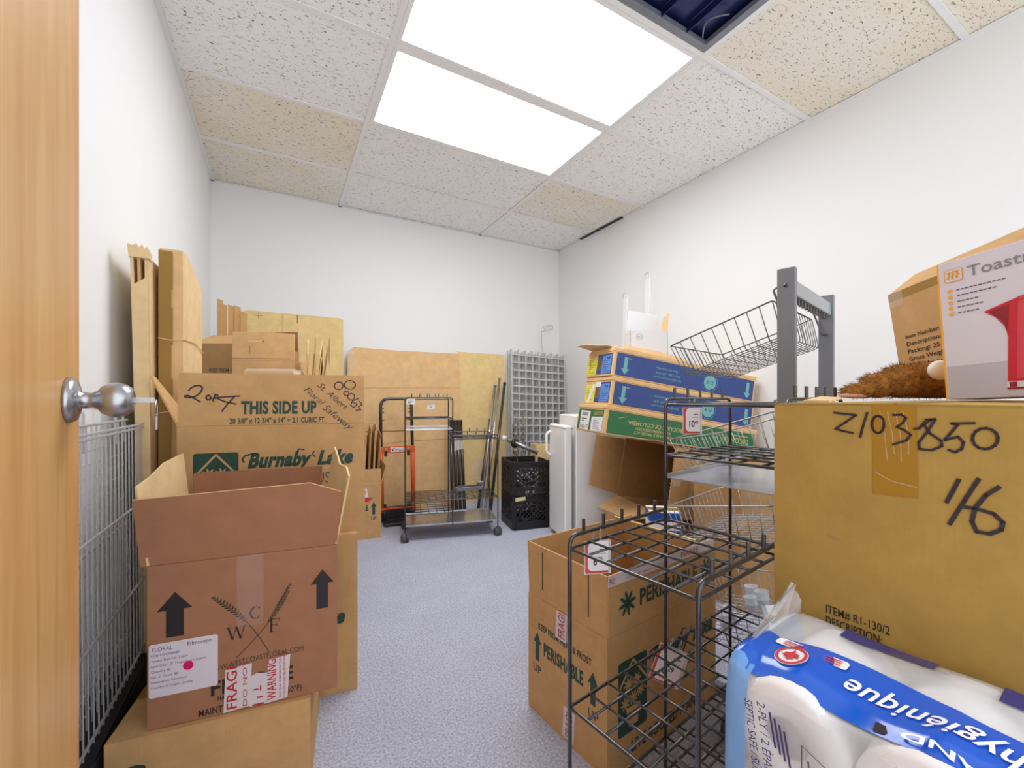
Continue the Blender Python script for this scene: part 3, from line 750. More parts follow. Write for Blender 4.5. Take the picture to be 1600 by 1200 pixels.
for poly in ([(0, lo), (sl0, lo), (sl0, hi), (0, hi)], [(sl1, lo), (W_, lo), (W_, hi - .01), (sl1, hi)], [(sl0, lo), (sl1, lo), (sl1, sv0), (sl0, sv0)], [(sl0, sv1), (sl1, sv1), (sl1, hi), (sl0, hi)]):
    fl.prism(poly, fO, fU, fV, .0045)
fl = fl.build('slotted_flap', ORANGE, T)
decal(fl, 'slit_mark', BROWN, (fO, fU, fV), merge(g_stroke([(.078, .07), (.08, .045), (.076, .03)], .003), g_stroke([(.0, .012), (.26, .010)], .003)))
for k in range(4):
    tt = thing('flat_carton_blank', ('first', 'second', 'third', 'last')[k] + ' upright folded blank right of the hand-slot carton', 'cardboard', (.096 + .020 * k, 2.05 + .004 * k, .8696), 88 - 3 * k, 'folded carton blanks')
    MB().prism([(0, 0), (.17, 0), (.17, .29 - .02 * k), (.05, .34 + .012 * (k % 2)), (0, .27)], (0, 0, 0), (1, 0, 0), (0, -.05 - .02 * k, 1), .004).build('panel', (ORANGE, DARKT)[k % 2], tt)
    MB().prism([(0, 0), (.12, 0), (.12, .22), (0, .26)], (0, -.006, 0), (1, 0, 0), (0, -.05 - .02 * k, 1), .004).build('panel', ORANGE, tt)
t = thing('wrapped_bundle', 'bundle of cardboard sheets in clear wrap before the hand-slot carton', 'bundle', (-.02, 2.08, .8696), -24)
for k in range(7):
    MB().bbox((.001 * (k % 3), .001 * (k % 2), .0135 + .0275 * k), (.20, .10, .026), .001).build('sheet', (PALE, ORANGE)[k % 2], t)
MB().bbox((0, 0, .099), (.207, .107, .2), .01).build('wrap', film('wrap_film', (.95, .95, .95, 1), .78, .1), t)

# big flat board on the back wall, left
t = thing('cardboard_sheet', 'olive cardboard sheet with slits, tallest on the back wall', 'cardboard', (.10, 3.5, 0), group='cardboard sheets on the back wall')
for k, (x0, x1, zz, yy) in enumerate(((-.333, .337, 1.565, .0), (-.325, .33, 1.57, .012), (-.318, .336, 1.56, .024))):
    MB().prism([(x0, 0), (x1, 0), (x1, zz - .012), (x1 - .02, zz), (x0 + .015, zz), (x0, zz - .02)], (0, yy, 0), (1, 0, 0), (0, .02, 1), .005).build('board_layer', OLIVE, t)
decal(t, 'slit_mark', BLACK, ((0, 0, 0), (1, 0, 0), (0, .02, 1)), merge(g_rect(-.235, 1.515, -.232, 1.565), g_rect(.012, 1.50, .016, 1.565), g_rect(-.27, 1.535, -.21, 1.537)))
decal(t, 'crease', DARKT, ((0, 0, 0), (1, 0, 0), (0, .02, 1)), g_rect(-.085, .2, -.083, 1.56))

# ================================================================== BACK WALL
T, fr = carton('plant_box', 'plant box at the back holding folded flats, next to the hand truck', .324, BW, BH, (.466, 3.1775, 0), -6, TAN,
               dict(front=(-2, .11), right=(15, .13), left=(5, .11), back=(0, .11)), group='plant boxes on the floor')
f = fr['front']
perish_side(T, f)
decal(T, 'sticker_dot', mat('red_dot', rgb(226, 30, 44), .4), f, g_circle(.232, .262, .017, 20), .0015)
lb = decal(T, 'barcode_label', WHITE, f, g_poly([(.195, .285), (.243, .275), (.232, .335), (.198, .345)]), .0014)
decal(lb, 'barcode_print', BLACK, f, merge(*[g_rect(.204 + .0035 * k, .298, .2055 + .0035 * k, .322) for k in range(7)]), .0018)
for k, (x, hh, w, m) in enumerate(((.02, .66, .30, TAN), (.048, .70, .30, ORANGE), (.076, .74, .30, TAN), (.104, .76, .30, ORANGE), (.132, .70, .30, TAN))):
    t = thing('flat_carton_blank', 'folded flat leaning in the back plant box, ' + ('leftmost of five', 'second of five', 'middle of five', 'fourth of five', 'rightmost of five')[k], 'cardboard',
              mw=T.matrix_basis @ Matrix.Translation((x, -.2 + .01 * k, .006)) @ Matrix.Rotation(R(90), 4, 'Z') @ Matrix.Rotation(R(1.5 + .5 * k), 4, 'X'), group='folded flats in the back box')
    MB().prism([(0, 0), (w, 0), (w, hh - .05), (w * .6, hh), (0, hh - .02)], (0, 0, 0), (1, 0, 0), (0, 0, 1), .004).build('panel', m, t)
    MB().prism([(0, 0), (w * .9, 0), (w * .9, hh - .08), (0, hh - .05)], (0, .007, 0), (1, 0, 0), (0, 0, 1), .004).build('panel', m, t)

def leaning_sheet(name, label, x0, x1, z1, y, m, group, layers=2, corner=0.0):
    t = thing(name, label, 'cardboard', ((x0 + x1) / 2, y, 0), group=group)
    h = (x1 - x0) / 2; up = (0, .035, 1)
    for k in range(layers):
        e = .006 * k
        MB().prism([(-h + e, 0), (h - e, 0), (h - e, z1 - e), (-h + corner, z1 + .006 * k), (-h + e, z1 - corner * 1.4 + .004)], (0, .012 * k, 0), (1, 0, 0), up, .0055).build('board_layer', m, t)
    return t, ((0, 0, 0), (1, 0, 0), up)
t, f = leaning_sheet('cardboard_sheet', 'wide orange-brown cardboard sheet behind the wheeled rack, creased and taped', .465, 1.41, 1.335, 3.465, ORANGE, 'cardboard sheets on the back wall', 3, .05)
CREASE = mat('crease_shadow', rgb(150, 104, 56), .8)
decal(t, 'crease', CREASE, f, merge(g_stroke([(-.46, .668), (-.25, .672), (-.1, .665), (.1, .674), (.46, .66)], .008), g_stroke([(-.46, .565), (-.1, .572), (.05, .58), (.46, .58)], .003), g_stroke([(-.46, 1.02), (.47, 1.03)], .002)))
lb = decal(t, 'paper_label', WHITE, f, g_poly([(.17, .835), (.24, .85), (.235, .885), (.163, .868)]), .001)
decal(lb, 'print_mark', GREYINK, f, g_rect(.195, .858, .207, .866), .0014)
decal(t, 'clear_tape', CLEARTAPE, f, g_rect(.14, .89, .26, .96), .001)
MB().prism([(0, 0), (.05, .03), (.055, .16), (.03, .19), (0, .14)], (-.47, .035, 1.14), (1, 0, 0), (0, .035, 1), .006).build('torn_corner', PALE, t)
t, f = leaning_sheet('cardboard_sheet', 'narrow yellow cardboard sheet with a triangle print beside the louvre panel', 1.40, 1.875, 1.352, 3.482, OLIVE, 'cardboard sheets on the back wall', 2)
decal(t, 'print_mark', BLACK, f, merge(g_stroke([(.03, .575), (.12, .575), (.12, .70), (.03, .575)], .004), g_text('MAT', .06, .53, .03, .06, .012)))
decal(t, 'clear_tape', CLEARTAPE, f, g_rect(-.12, .22, .03, .38), .001)

# hand truck
t = thing('hand_truck', 'orange and black folding hand truck against the wide cardboard sheet', 'hand truck', (.786, 3.20, 0), -6)
OR = mat('orange_paint', rgb(228, 96, 24), .38)
ln = lambda z: .12 * z        # lean back
MB().path(fillet([(-.118, ln(.52), .52), (-.118, ln(.935), .935), (.118, ln(.935), .935), (.118, ln(.52), .52)], .07, 6), .0125, 10).build('handle', BLKMETAL, t, True)
for s_ in (-1, 1):
    MB().path([(s_ * .118, ln(.08), .08), (s_ * .118, ln(.56), .56)], .017, 10).build('rail', OR, t, True)
    MB().lathe([(.062, -.018), (.066, -.012), (.066, .012), (.062, .018), (.02, .019)], (s_ * .098, .06, .066), (1, 0, 0), 18).build('wheel', BLKPLASTIC, t, True)
    for z in (.86, .83, .77):
        MB().tube((s_ * .106, ln(z), z), (s_ * .092, ln(z), z), .0035).build('peg', BLKMETAL, t)
    MB().lathe([(.009, 0), (.009, .008), (.004, .009)], (s_ * .085, ln(.55) - .02, .55), (0, -1, 0), 10).build('bolt', STEEL, t)
    MB().bbox((s_ * .085, ln(.515) - .016, .515), (.022, .014, .04), .003).build('catch', BLKPLASTIC, t)
cb = MB().bbox((0, ln(.545) - .014, .545), (.27, .010, .05), .003).build('cross_bar', OR, t)
lb = decal(cb, 'badge', WHITE, ((-.05, ln(.545) - .019, .527), (1, 0, 0), (0, 0, 1)), g_rect(0, 0, .115, .036))
decal(lb, 'badge_print', BLACK, ((-.05, ln(.545) - .019, .527), (1, 0, 0), (0, 0, 1)), merge(g_circle(.016, .014, .006, 12), g_stroke([(.014, .022), (.03, .03)], .004), g_stroke([(.036, .01), (.052, .022)], .004), g_rect(.06, .01, .10, .013)), .0014)
MB().tube((-.13, .0, .105), (.13, .0, .105), .008, 8).build('axle', OR, t)
MB().bbox((0, -.05, .014), (.22, .12, .02), .006).build('toe_plate', BLKPLASTIC, t)
MB().bbox((0, .02, .07), (.26, .04, .09), .008).build('base_block', BLKPLASTIC, t)

# ---- stepped wire display stand (wheeled): tall half at local -x
PLATE = mat('painted_reflection_plate', rgb(196, 200, 206), .22, .85, var=.22, vscale=9)  # dark reflections on the metal painted into its colour as noise blotches
def wire_shelf(parent, x0, x1, y0, y1, z, nx, ny, name='wire_shelf'):
    s = MB().path(fillet([(x0, y0, z), (x1, y0, z), (x1, y1, z), (x0, y1, z)], .008, 2, True), .0032, 6, True).build(name, BLKMETAL, parent, True)
    a = MB(); b = MB()
    for k in range(1, nx):
        x = x0 + (x1 - x0) * k / nx; a.tube((x, y0, z + .003), (x, y1, z + .003), .0024, 6)
    for k in range(1, ny):
        y = y0 + (y1 - y0) * k / ny; b.tube((x0, y, z - .001), (x1, y, z - .001), .0026, 6)
    a.build('cross_wires', BLKMETAL, s, True); b.build('long_wires', BLKMETAL, s, True)
    return s
def stand(label, loc, rz, L, D, shelves, plates, tall=.95, low=.69, casters=True, low_hooks=True):
    t = thing('display_rack', label, 'display rack', loc, rz, 'black stepped wire racks')
    x0, x1, h = -L / 2, L / 2, D / 2
    foot = .062
    for sy in (-1, 1):
        y = sy * h
        MB().path(fillet([(x0, y, foot), (x0, y, tall), (0, y, tall), (0, y, foot + .03)], .02, 5), .0042, 8).build('tall_frame', BLKMETAL, t, True)
        MB().path(fillet([(0, y, low - .035), (0, y, low), (x1, y, low), (x1, y, foot)], .02, 5), .0042, 8).build('low_frame', BLKMETAL, t, True)
        for k in range(5):
            x = x0 + L / 2 * (k + .75) / 5.4
            MB().path([(x, y, tall - .004), (x, y, tall + .026)], .0034, 6).build('hook_pin', BLKMETAL, t)
        for k in range(5):
            x = L / 2 * (k + .75) / 5.4
            MB().path([(x, y, low - .004), (x, y, low + .026)], .0034, 6).build('hook_pin', BLKMETAL, t)
    for (a, b, z, nx, ny) in shelves:
        wire_shelf(t, a * L, b * L, -h, h, z, nx, ny)
    for (a, b, z) in plates:
        MB().b2((a * L, -h, z - .002), (b * L, h, z)).b2((a * L, -h - .002, z - .004), (b * L, -h + .002, z + .006)).b2((a * L, h - .002, z - .004), (b * L, h + .002, z + .006)).build('shelf_plate', PLATE, t)
    if casters:
        for x in (x0, x1):
            for sy in (-1, 1):
                cs = MB().bbox((x, sy * h, .045), (.026, .044, .03), .01).build('caster', mat('caster_grey', rgb(84, 84, 86), .5), t, True)
                MB().lathe([(.020, -.024), (.027, -.018), (.028, -.004), (.010, -.003), (.010, .003), (.028, .004), (.027, .018), (.020, .024)], (x, sy * h + .004, .0285), (1, .4, 0), 16).build('caster_wheel', MATS['caster_grey'], cs, True)
    return t
cart = stand('wheeled black stepped wire rack standing by the back wall', (1.05, 2.786, 0), -14.8, .618, .30,
      [(-.5, 0, .932, 7, 3), (-.5, 0, .805, 6, 4), (0, .5, .665, 6, 4), (-.5, .5, .262, 12, 7), (-.5, 0, .178, 6, 5)], [(-.5, 0, .735), (-.5, .5, .105)], .945, .69)
lb = MB().b2((-.30, -.1585, .90), (-.245, -.1565, .935)).build('price_holder', WHITE, cart)
decal(lb, 'print_mark', GREYINK, ((-.30, -.1585, .90), (1, 0, 0), (0, 0, 1)), merge(g_rect(.008, .02, .045, .023), g_rect(.008, .01, .03, .016)), .0008)
MB().prism([(0, 0), (.06, .01), (.065, .075), (.0, .085)], (.01, -.155, .59), (1, 0, 0), (0, .1, 1), .001).build('tag_card', CLEARTAPE, cart)
# box on the bottom plate of the wheeled rack
t = thing('pole_bracket', 'loose grey metal bracket arm lying on the bottom shelf of the wheeled rack', 'bracket', (1.20, 2.80, .2745), -5)
MB().bbox((0, 0, .016), (.20, .05, .028), .004).build('arm', STEEL, t)
MB().bbox((.09, .02, .03), (.05, .03, .05), .005).build('clamp', CHROME, t)
MB().path([(-.09, -.02, .036), (.09, -.02, .036)], .006, 8).build('rod', BLKMETAL, t)

# poles leaning by the sheets
SIL = mat('bright_steel_tube', rgb(190, 192, 196), .22, .95)
for k, (bx, by, tx, ty, h, r, m, lab) in enumerate((
    (1.433, 3.12, 1.72, 3.42, 1.06, .012, SIL, 'silver pole left of the tallest silver pole'), (1.466, 3.10, 1.768, 3.42, 1.125, .0115, SIL, 'tallest silver pole leaning beside the louvre panel'),
    (1.505, 3.08, 1.82, 3.42, 1.08, .013, BLKMETAL, 'long black pole beside the silver poles'), (1.415, 3.13, 1.66, 3.40, .745, .012, BLKMETAL, 'short black pole left of the silver poles'))):
    tag(MB().path([(bx, by, .002), (tx, ty, h)], r, 12).lathe([(r * 1.15, -.012), (r * 1.2, .0), (r * .8, .004)], (tx, ty, h), (tx - bx, ty - by, h), 12).build('pole', m, None, True), lab, 'pole', 'poles leaning on the back wall')
for k in range(4):
    x = 1.285 + .030 * k
    t = MB().path([(x - .055 + .006 * k, 3.22, .002), (x, 3.40, .752 - .008 * k)], .014, 10).build('pole', BLKMETAL, None, True)
    tag(t, ('leftmost', 'second', 'third', 'rightmost')[k] + ' of four black poles behind the wheeled rack', 'pole', 'black poles behind the wheeled rack')
    MB().bbox((x - .002, 3.392, .725), (.02, .028, .05), .003).build('pole_clamp', BLKPLASTIC, t)
for k in range(3):
    x = 1.80 + .05 * k
    t = MB().bbox((x, 3.22, .355 + .02 * k), (.018, .012, .71 + .04 * k), .002, ).build('slotted_strip', SIL)
    tag(t, ('left', 'middle', 'right')[k] + ' slotted steel strip standing behind the milk crates', 'metal strip', 'slotted strips')
    decal(t, 'slot_print', BLKMETAL, ((x - .004, 3.214, 0), (1, 0, 0), (0, 0, 1)), merge(*[g_rect(0, .45 + .05 * q, .008, .475 + .05 * q) for q in range(5)]), .0006)

# louvre panels
t = thing('louvre_panel', 'grey egg-crate louvre panel leaning in the back right corner', 'louvre panel', mw=Matrix.Translation((2.165, 3.335, 0)) @ Matrix.Rotation(R(-2), 4, 'Z') @ Matrix.Rotation(R(2.4), 4, 'Y') @ Matrix.Rotation(R(-5.6), 4, 'X'))
GALV = mat('galvanised', rgb(204, 205, 205), .45, .25, var=.1, vscale=12)
PW, PH, NC = .60, 1.40, 8
cell = PW / NC
vme = MB().b2((-.0055, 0, 0), (.0055, .03, PH)).mesh('upright_slat'); hme = MB().b2((-PW / 2, -.001, -.007), (PW / 2, .029, .007)).mesh('cross_slat')
for k in range(NC + 1):
    o = link('upright_slat', vme, GALV, t); o.location = (-PW / 2 + cell * k, 0, 0)
nr = int(PH / cell)
for k in range(nr + 1):
    o = link('cross_slat', hme, GALV, t); o.location = (0, 0, cell * k)
mb = MB()
for k in range(NC + 1): mb.box((-PW / 2 + cell * k - .014, .052, PH / 2), (.006, .026, PH - .02))
for k in range(nr + 1): mb.box((-.014, .052, cell * k + .02), (PW, .026, .003))
tag(mb.build('rear_grid', GALV, t), kind='stuff')

# bent wire on the wall in the corner
tag(MB().path(fillet([(2.29, 3.50, 1.30), (2.29, 3.52, 1.60), (2.44, 3.54, 1.645), (2.44, 3.545, 1.685), (2.33, 3.54, 1.655), (2.33, 3.53, 1.62)], .004, 2), .0022, 6).build('bent_wire', CHROME), 'thin bent wire sign holder above the louvre panel in the corner', 'wire')

# milk crates
def crate(label, loc, rz):
    t = thing('milk_crate', label, 'crate', loc, rz, 'black milk crates')
    S, Hc, th = .285, .243, .008
    h = S / 2
    MB().bbox((0, 0, .005), (S - .01, S - .01, .008), .002).build('base', BLKPLASTIC, t)
    for sx in (-1, 1):
        for sy in (-1, 1): MB().bbox((sx * (h - .016), sy * (h - .016), Hc / 2), (.032, .032, Hc), .006).build('corner_post', BLKPLASTIC, t)
    for k in range(4):
        A = Matrix.Rotation(R(90 * k), 3, 'Z')
        bm = MB()
        def bar(c, d, M=None):
            bm.box(A @ Vector(c), d, A if M is None else A @ M)
        bar((0, -h + th / 2, .03), (S - .03, th, .06)); bm.build('side_foot', BLKPLASTIC, t); bm = MB()
        for z in (.235, .219, .203): bar((0, -h + th / 2 - .002, z), (S - .02, th, .008))
        bar((0, -h + th / 2 + .002, .215), (S - .03, th * .5, .045))
        bm.build('side_rim', BLKPLASTIC, t)
        lat = MB()
        for q in range(-5, 6):
            for sg in (-1, 1):
                # diagonal lattice clipped to the side window
                x0, z0 = q * .034, .128; dxx = .064
                pa = [x0 - sg * dxx, .064]; pb = [x0 + sg * dxx, .192]
                lim = h - .034
                def clip(p, o):
                    if abs(p[0]) > lim:
                        e = (math.copysign(lim, p[0]) - o[0]) / (p[0] - o[0]); return [o[0] + (p[0] - o[0]) * e, o[1] + (p[1] - o[1]) * e]
                    return p
                if abs(pa[0]) > lim and abs(pb[0]) > lim and pa[0] * pb[0] > 0: continue
                pa2 = clip(pa, pb); pb2 = clip(pb, pa)
                mid = Vector(((pa2[0] + pb2[0]) / 2, -h + th / 2, (pa2[1] + pb2[1]) / 2)); d = Vector((pb2[0] - pa2[0], 0, pb2[1] - pa2[1]))
                ang = math.atan2(d.z, d.x)
                lat.box(A @ mid, (d.length, th * .8, .007), A @ Matrix.Rotation(-ang, 3, 'Y'))
        lat.build('lattice', BLKPLASTIC, t)
        MB().path(fillet([A @ Vector((-.045, -h + .002, .20)), A @ Vector((-.035, -h + .002, .172)), A @ Vector((.035, -h + .002, .172)), A @ Vector((.045, -h + .002, .20))], .01), .005, 6).build('handle_rim', BLKPLASTIC, t)
    return t
cx, cy = 1.439, 2.585
crz = -10.9
ax = Vector((math.cos(R(crz)), math.sin(R(crz)))); ay = Vector((-ax.y, ax.x))
cc = Vector((cx, cy)) + ax * .1425 + ay * .1425
c1 = crate('bottom black milk crate full of wire fittings', (cc.x, cc.y, 0), crz)
c2 = crate('top black milk crate with a pipe lying across it', (cc.x, cc.y, .2455), crz)
lb = decal(c1, 'paper_label', mat('cream_label', rgb(222, 212, 160), .6), ((-.1425, -.1425, 0), (1, 0, 0), (0, 0, 1)), g_poly([(.02, .207), (.095, .212), (.095, .238), (.02, .233)]), .004)
decal(c2, 'embossed_print', WHITE, ((-.1425, -.1425, 0), (1, 0, 0), (0, 0, 1)), merge(g_text('17', .10, .013, .018, .025, .01), g_text('X', .15, .013, .018, .016, .01)), .0008)
ZINC = mat('zinc_wire', rgb(196, 198, 202), .35, .35)
for base, n in ((0.012, 14), (.2575, 14)):
    for k in range(n):
        a = random.uniform(0, 3.1); px = random.uniform(-.07, .07); py = random.uniform(-.07, .07); z = base + .012 + .012 * k
        p = Vector((cc.x + px, cc.y + py, z)); d = Vector((math.cos(a), math.sin(a), .25 * (k % 3 - 1))) * .05
        o = MB().path(fillet([p - d, p + Vector((0, 0, .015)), p + d, p + d * .8 + Vector((0, 0, .02))], .01), .006, 6).build('wire_hook', ZINC, None, True)
        tag(o, 'small bent steel hook lying in the ' + ('bottom' if base < .1 else 'top') + ' milk crate', 'hook', 'hooks in the ' + ('bottom' if base < .1 else 'top') + ' crate')
o = MB().path([(1.515, 2.80, .625), (1.70, 2.66, .528)], .0165, 12).build('pipe', STEEL, None, True)
tag(o, 'grey pipe with a clamp lying across the top milk crate', 'pipe')
MB().lathe([(.02, 0), (.02, .03), (.012, .03)], (1.505, 2.808, .630), (-1, .76, .52), 12).build('cap', WHITE, o, True)
MB().lathe([(.034, -.012), (.036, 0), (.034, .012), (.018, .014)], (1.56, 2.766, .598), (.3, -1, .1), 14).build('clamp_ring', BLKPLASTIC, o, True)
MB().path([(1.545, 2.70, .46), (1.525, 2.69, .545)], .004, 6).build('pin', CHROME, o)
carton('carton', 'small carton standing behind the milk crates beside the white fridge', .15, .14, .57, (1.83, 2.80, 0), -12, OLIVE, closed=True, group='loose cartons')

# white compact fridge
FW = mat('white_enamel', rgb(248, 249, 250), .3)
fd = Vector((.077, .31)).normalized(); fx = Vector((fd.y, -fd.x))
FWd, FD = .29, .44
fc = Vector((1.60, 2.185)) + fd * FWd / 2 + fx * (FD / 2 + .038)
t = thing('mini_fridge', 'white compact fridge with its door facing left, below the flower boxes', 'fridge', (fc.x, fc.y, 0), math.degrees(math.atan2(fx.y, fx.x)))
# local x: into the fridge (away from the door), local y: along the door
MB().bbox((.02, 0, .42), (FD - .04, FWd, .815), .005).build('cabinet', FW, t)
MB().bbox((-FD / 2 - .012, .0, .395), (.052, FWd, .735), .008).build('fridge_door', FW, t)
MB().b2((-FD / 2 - .038, -FWd / 2 + .001, .742), (-FD / 2 + .02, FWd / 2 - .001, .745)).build('door_seam', BLACK, t)
hd = MB().path(fillet([(-FD / 2 - .036, FWd / 2 - .02, .71), (-FD / 2 - .066, FWd / 2 - .02, .69), (-FD / 2 - .066, FWd / 2 - .02, .56), (-FD / 2 - .036, FWd / 2 - .02, .54)], .02), .009, 8).build('handle', FW, t, True)
for sx in (-.18, .18):
    for sy in (-.14, .14): MB().lathe([(.015, 0), (.018, .015)], (sx, sy, 0), (0, 0, 1), 10).build('foot', BLKPLASTIC, t)

# ================================================================== RIGHT SIDE
# flower boxes: a leaning stack of three
slope = 9.0
bxx = Vector((.975, -.224, 0)).normalized()
XA = Vector((bxx.x * math.cos(R(slope)), bxx.y * math.cos(R(slope)), -math.sin(R(slope))))
YA = Vector((-bxx.y, bxx.x, 0)); ZA = XA.cross(YA)
def tilted(o, w, d, k=0.0):
    M = Matrix.Identity(4)
    for i, a in enumerate((XA, YA, ZA)): M.col[i] = (*a, 0)
    p = Vector(o) + XA * w / 2 + YA * d / 2 + ZA * k
    M.col[3] = (*p, 1); return M
BLUEP = mat('blue_print', rgb(44, 70, 136), .5, var=.06, vscale=30)
GREENP = mat('green_print', rgb(36, 112, 66), .5, var=.06, vscale=30)
TEAL = mat('teal_print', rgb(112, 178, 178), .5)
YEL = mat('yellow_label', rgb(232, 228, 70), .5)
LBLUE = mat('blue_label', rgb(86, 138, 216), .5)
TANINK = mat('tan_ink', rgb(206, 186, 120), .6)
FBW, FBD, FBH = .955, .306, .152
C0 = Vector((1.505, 1.70, .752))
def flower_box(k, label, ink, w, d, off):
    T = thing('flower_box', label, 'box', mw=tilted(C0 + XA * off[0] + YA * off[1], w, d, k * .1575), group='flower boxes in the leaning stack')
    fr = frames(w, d, FBH)
    MB().bbox((0, 0, FBH / 2), (w, d, FBH), .004).build('body', ORANGE, T)
    MB().bbox((0, 0, FBH - .008), (w + .006, d + .006, .022), .003).build('lid', ORANGE, T)
    f = fr['front']
    decal(T, 'printed_band', ink, f, g_poly([(.018, .008), (w - .012, .008), (w - .012, FBH - .024), (.018, FBH - .022)]))
    return T, fr, w, d
# green, bottom
T, fr, w, d = flower_box(0, 'green printed flower box at the bottom of the leaning stack', GREENP, 1.0, .335, (-.02, -.015))
f = fr['front']; up = (Vector(f[0]), Vector((1, 0, 0)), Vector((0, 0, 1)))
def flip(fr_, L, H_):      # text frame turned upside down
    O, U, V = (Vector(q) for q in fr_); return (O + U * L + V * H_, -U, -V)
ff = flip(f, w, FBH)
decal(T, 'lettering', TANINK, ff, pieces(g_text('PRODUCT OF COLOMBIA', w - .50, .060, .022, .36, .006), g_text('KEEP REFRIGERATED', w - .41, .090, .015, .22, .004), g_text('PERISHABLE PRODUCT', w - .43, .112, .015, .25, .004)), .0012)
decal(T, 'lettering', TANINK, ff, pieces(g_text('DICONTS', .055, .062, .03, .17, .002), g_rect(.06, .045, .2, .05), g_rect(.06, .104, .16, .108), g_ring(.255, .075, .020, .0225, 16), g_stroke([(.25, .09), (.27, .105), (.29, .08), (.28, .05)], .003)), .0012)
decal(T, 'crease', TANINK, f, g_stroke([(.08, .095), (.13, .11)], .002), .0012)
fl = fr['left']
decal(T, 'printed_band', GREENP, fl, g_rect(.014, .010, d - .018, FBH - .024))
lb = decal(T, 'shipping_label', WHITE, fl, g_poly([(.045, .012), (.16, .008), (.165, .115), (.045, .118)]), .0014)
decal(lb, 'barcode_print', BLACK, fl, merge(*[g_rect(.062 + .006 * k, .088, .065 + .006 * k, .108) for k in range(13)], g_text('3202-17', .05, .018, .02, .10, .01), g_rect(.06, .07, .13, .074), g_rect(.06, .058, .1, .061)), .0018)
lb = decal(T, 'shipping_label', WHITE, fl, g_poly([(.185, .006), (.315, .012), (.315, .09), (.185, .085)]), .0014)
decal(lb, 'print_mark', GREYINK, fl, merge(*[g_rect(.21, .02 + .009 * k, .21 + .08 - .012 * (k % 3), .0225 + .009 * k) for k in range(7)]), .0018)
decal(T, 'lettering', TANINK, flip(fl, d, FBH), pieces(g_text('DICONTS', .03, .035, .02, .10), g_rect(.03, .022, .13, .027)), .0018)
MB().b2((-w / 2 + .01, -d / 2 + .01, -.0012), (w / 2 - .01, d / 2 - .01, -.0002)).build('printed_underside', GREENP, T)
# two blue ones
for k, (lab, off) in enumerate((('lower of the two blue flower boxes in the leaning stack', (.0, 0)), ('top blue flower box of the leaning stack, with torn lid flaps', (-.008, .004)))):
    T, fr, w, d = flower_box(k + 1, lab, BLUEP, FBW, FBD, off)
    f = fr['front']; fl = fr['left']
    for u in (.075, w - .055):
        decal(T, 'arrow_mark', TEAL, f, g_arrow(u, .112, .052, .095, .34, .42, 180), .0013)
    decal(T, 'crease', TANINK, f, g_rect(.07, .105, .11, .108), .0013)
    ff = flip(f, w, FBH)
    decal(T, 'lettering', TEAL, ff, pieces(g_text('Flor de Colombia', .55, .058, .012, .14), g_text('FAX: 1 800 - 609 78 95', .53, .083, .012, .16), g_text('Sales@flowersource.com', .52, .108, .012, .18)), .0013)
    decal(T, 'seal_print', TEAL, f, merge(g_circle(.63, .066, .042, 24), *[g_circle(.63 + .05 * math.cos(q), .066 + .05 * math.sin(q), .0028, 6) for q in [2 * math.pi * i / 26 for i in range(26)]]), .0013)
    decal(T, 'seal_lettering', BLUEP, ff, merge(g_text('JE - JE', w - .655, FBH - .066 - .008, .018, .05, .01)), .0018)
    lb = decal(T, 'yellow_label', YEL, fl, g_poly([(.008, .016), (.125, .012), (.13, .118), (.012, .112)]), .0014)
    decal(lb, 'print_mark', BLACK, fl, merge(*[g_rect(.02, .024 + .011 * q, .11 - .02 * ((q * 3) % 4), .026 + .011 * q) for q in range(8)], g_rect(.045, .05, .049, .085)), .0018)
    decal(T, 'printed_band', BLUEP, fl, g_rect(.128, .012, d - .012, FBH - .026), .001)
    lb = decal(T, 'blue_label', LBLUE, fl, g_poly([(.185, .014), (d - .018, .018), (d - .02, .118), (.19, .114)]), .0014)
    decal(lb, 'print_mark', BLACK, fl, merge(*[g_rect(.2, .026 + .012 * q, .285 - .018 * ((q * 5) % 3), .028 + .012 * q) for q in range(6)], *[g_rect(.235 + .004 * q, .095, .237 + .004 * q, .108) for q in range(10)]), .0018)
    # hand hole: flat disc with the shade of the inside painted in, plus a rim
    decal(T, 'hand_hole', mat('painted_hole_shade', rgb(120, 84, 50), .9), fl, g_circle(.156, .07, .021, 20, .032), .0016)
    MB().path([Vector(fl[0]) + Vector(fl[1]) * (.156 + .021 * math.cos(q)) + Vector((0, 0, .07 + .032 * math.sin(q))) for q in [2 * math.pi * i / 20 for i in range(20)]], .0018, 5, True).build('hole_rim', ORANGE, T)
    if k == 0:
        lb = decal(T, 'white_sticker', WHITE, fl, g_poly([(.035, .012), (.07, .008), (.12, .11), (.09, .118)]), .002)
        decal(T, 'white_sticker', WHITE, fl, g_rect(.128, .1, .19, .128), .0022)
    else:
        MB().prism([(0, 0), (.25, .0), (.24, .03), (.16, .06), (.10, .10), (.0, .11)], (-w / 2 + .012, d / 2 - .02, FBH + .008), (0, -1, 0), (-.97, 0, .12), .004).build('torn_flap', PALE, T)
        MB().prism([(0, 0), (.20, 0), (.18, .05), (.06, .07), (0, .04)], (-w / 2 + .016, d / 2 - .06, FBH + .006), (0, -1, 0), (.8, 0, .45), .004).build('torn_flap', ORANGE, T)
        MB().prism([(0, 0), (.4, 0), (.38, .02), (.2, .03), (0, .024)], (-w / 2 + .05, -d / 2 - .001, FBH + .004), (1, 0, 0), (0, .4, .9), .003).build('lid_lip', ORANGE, T)
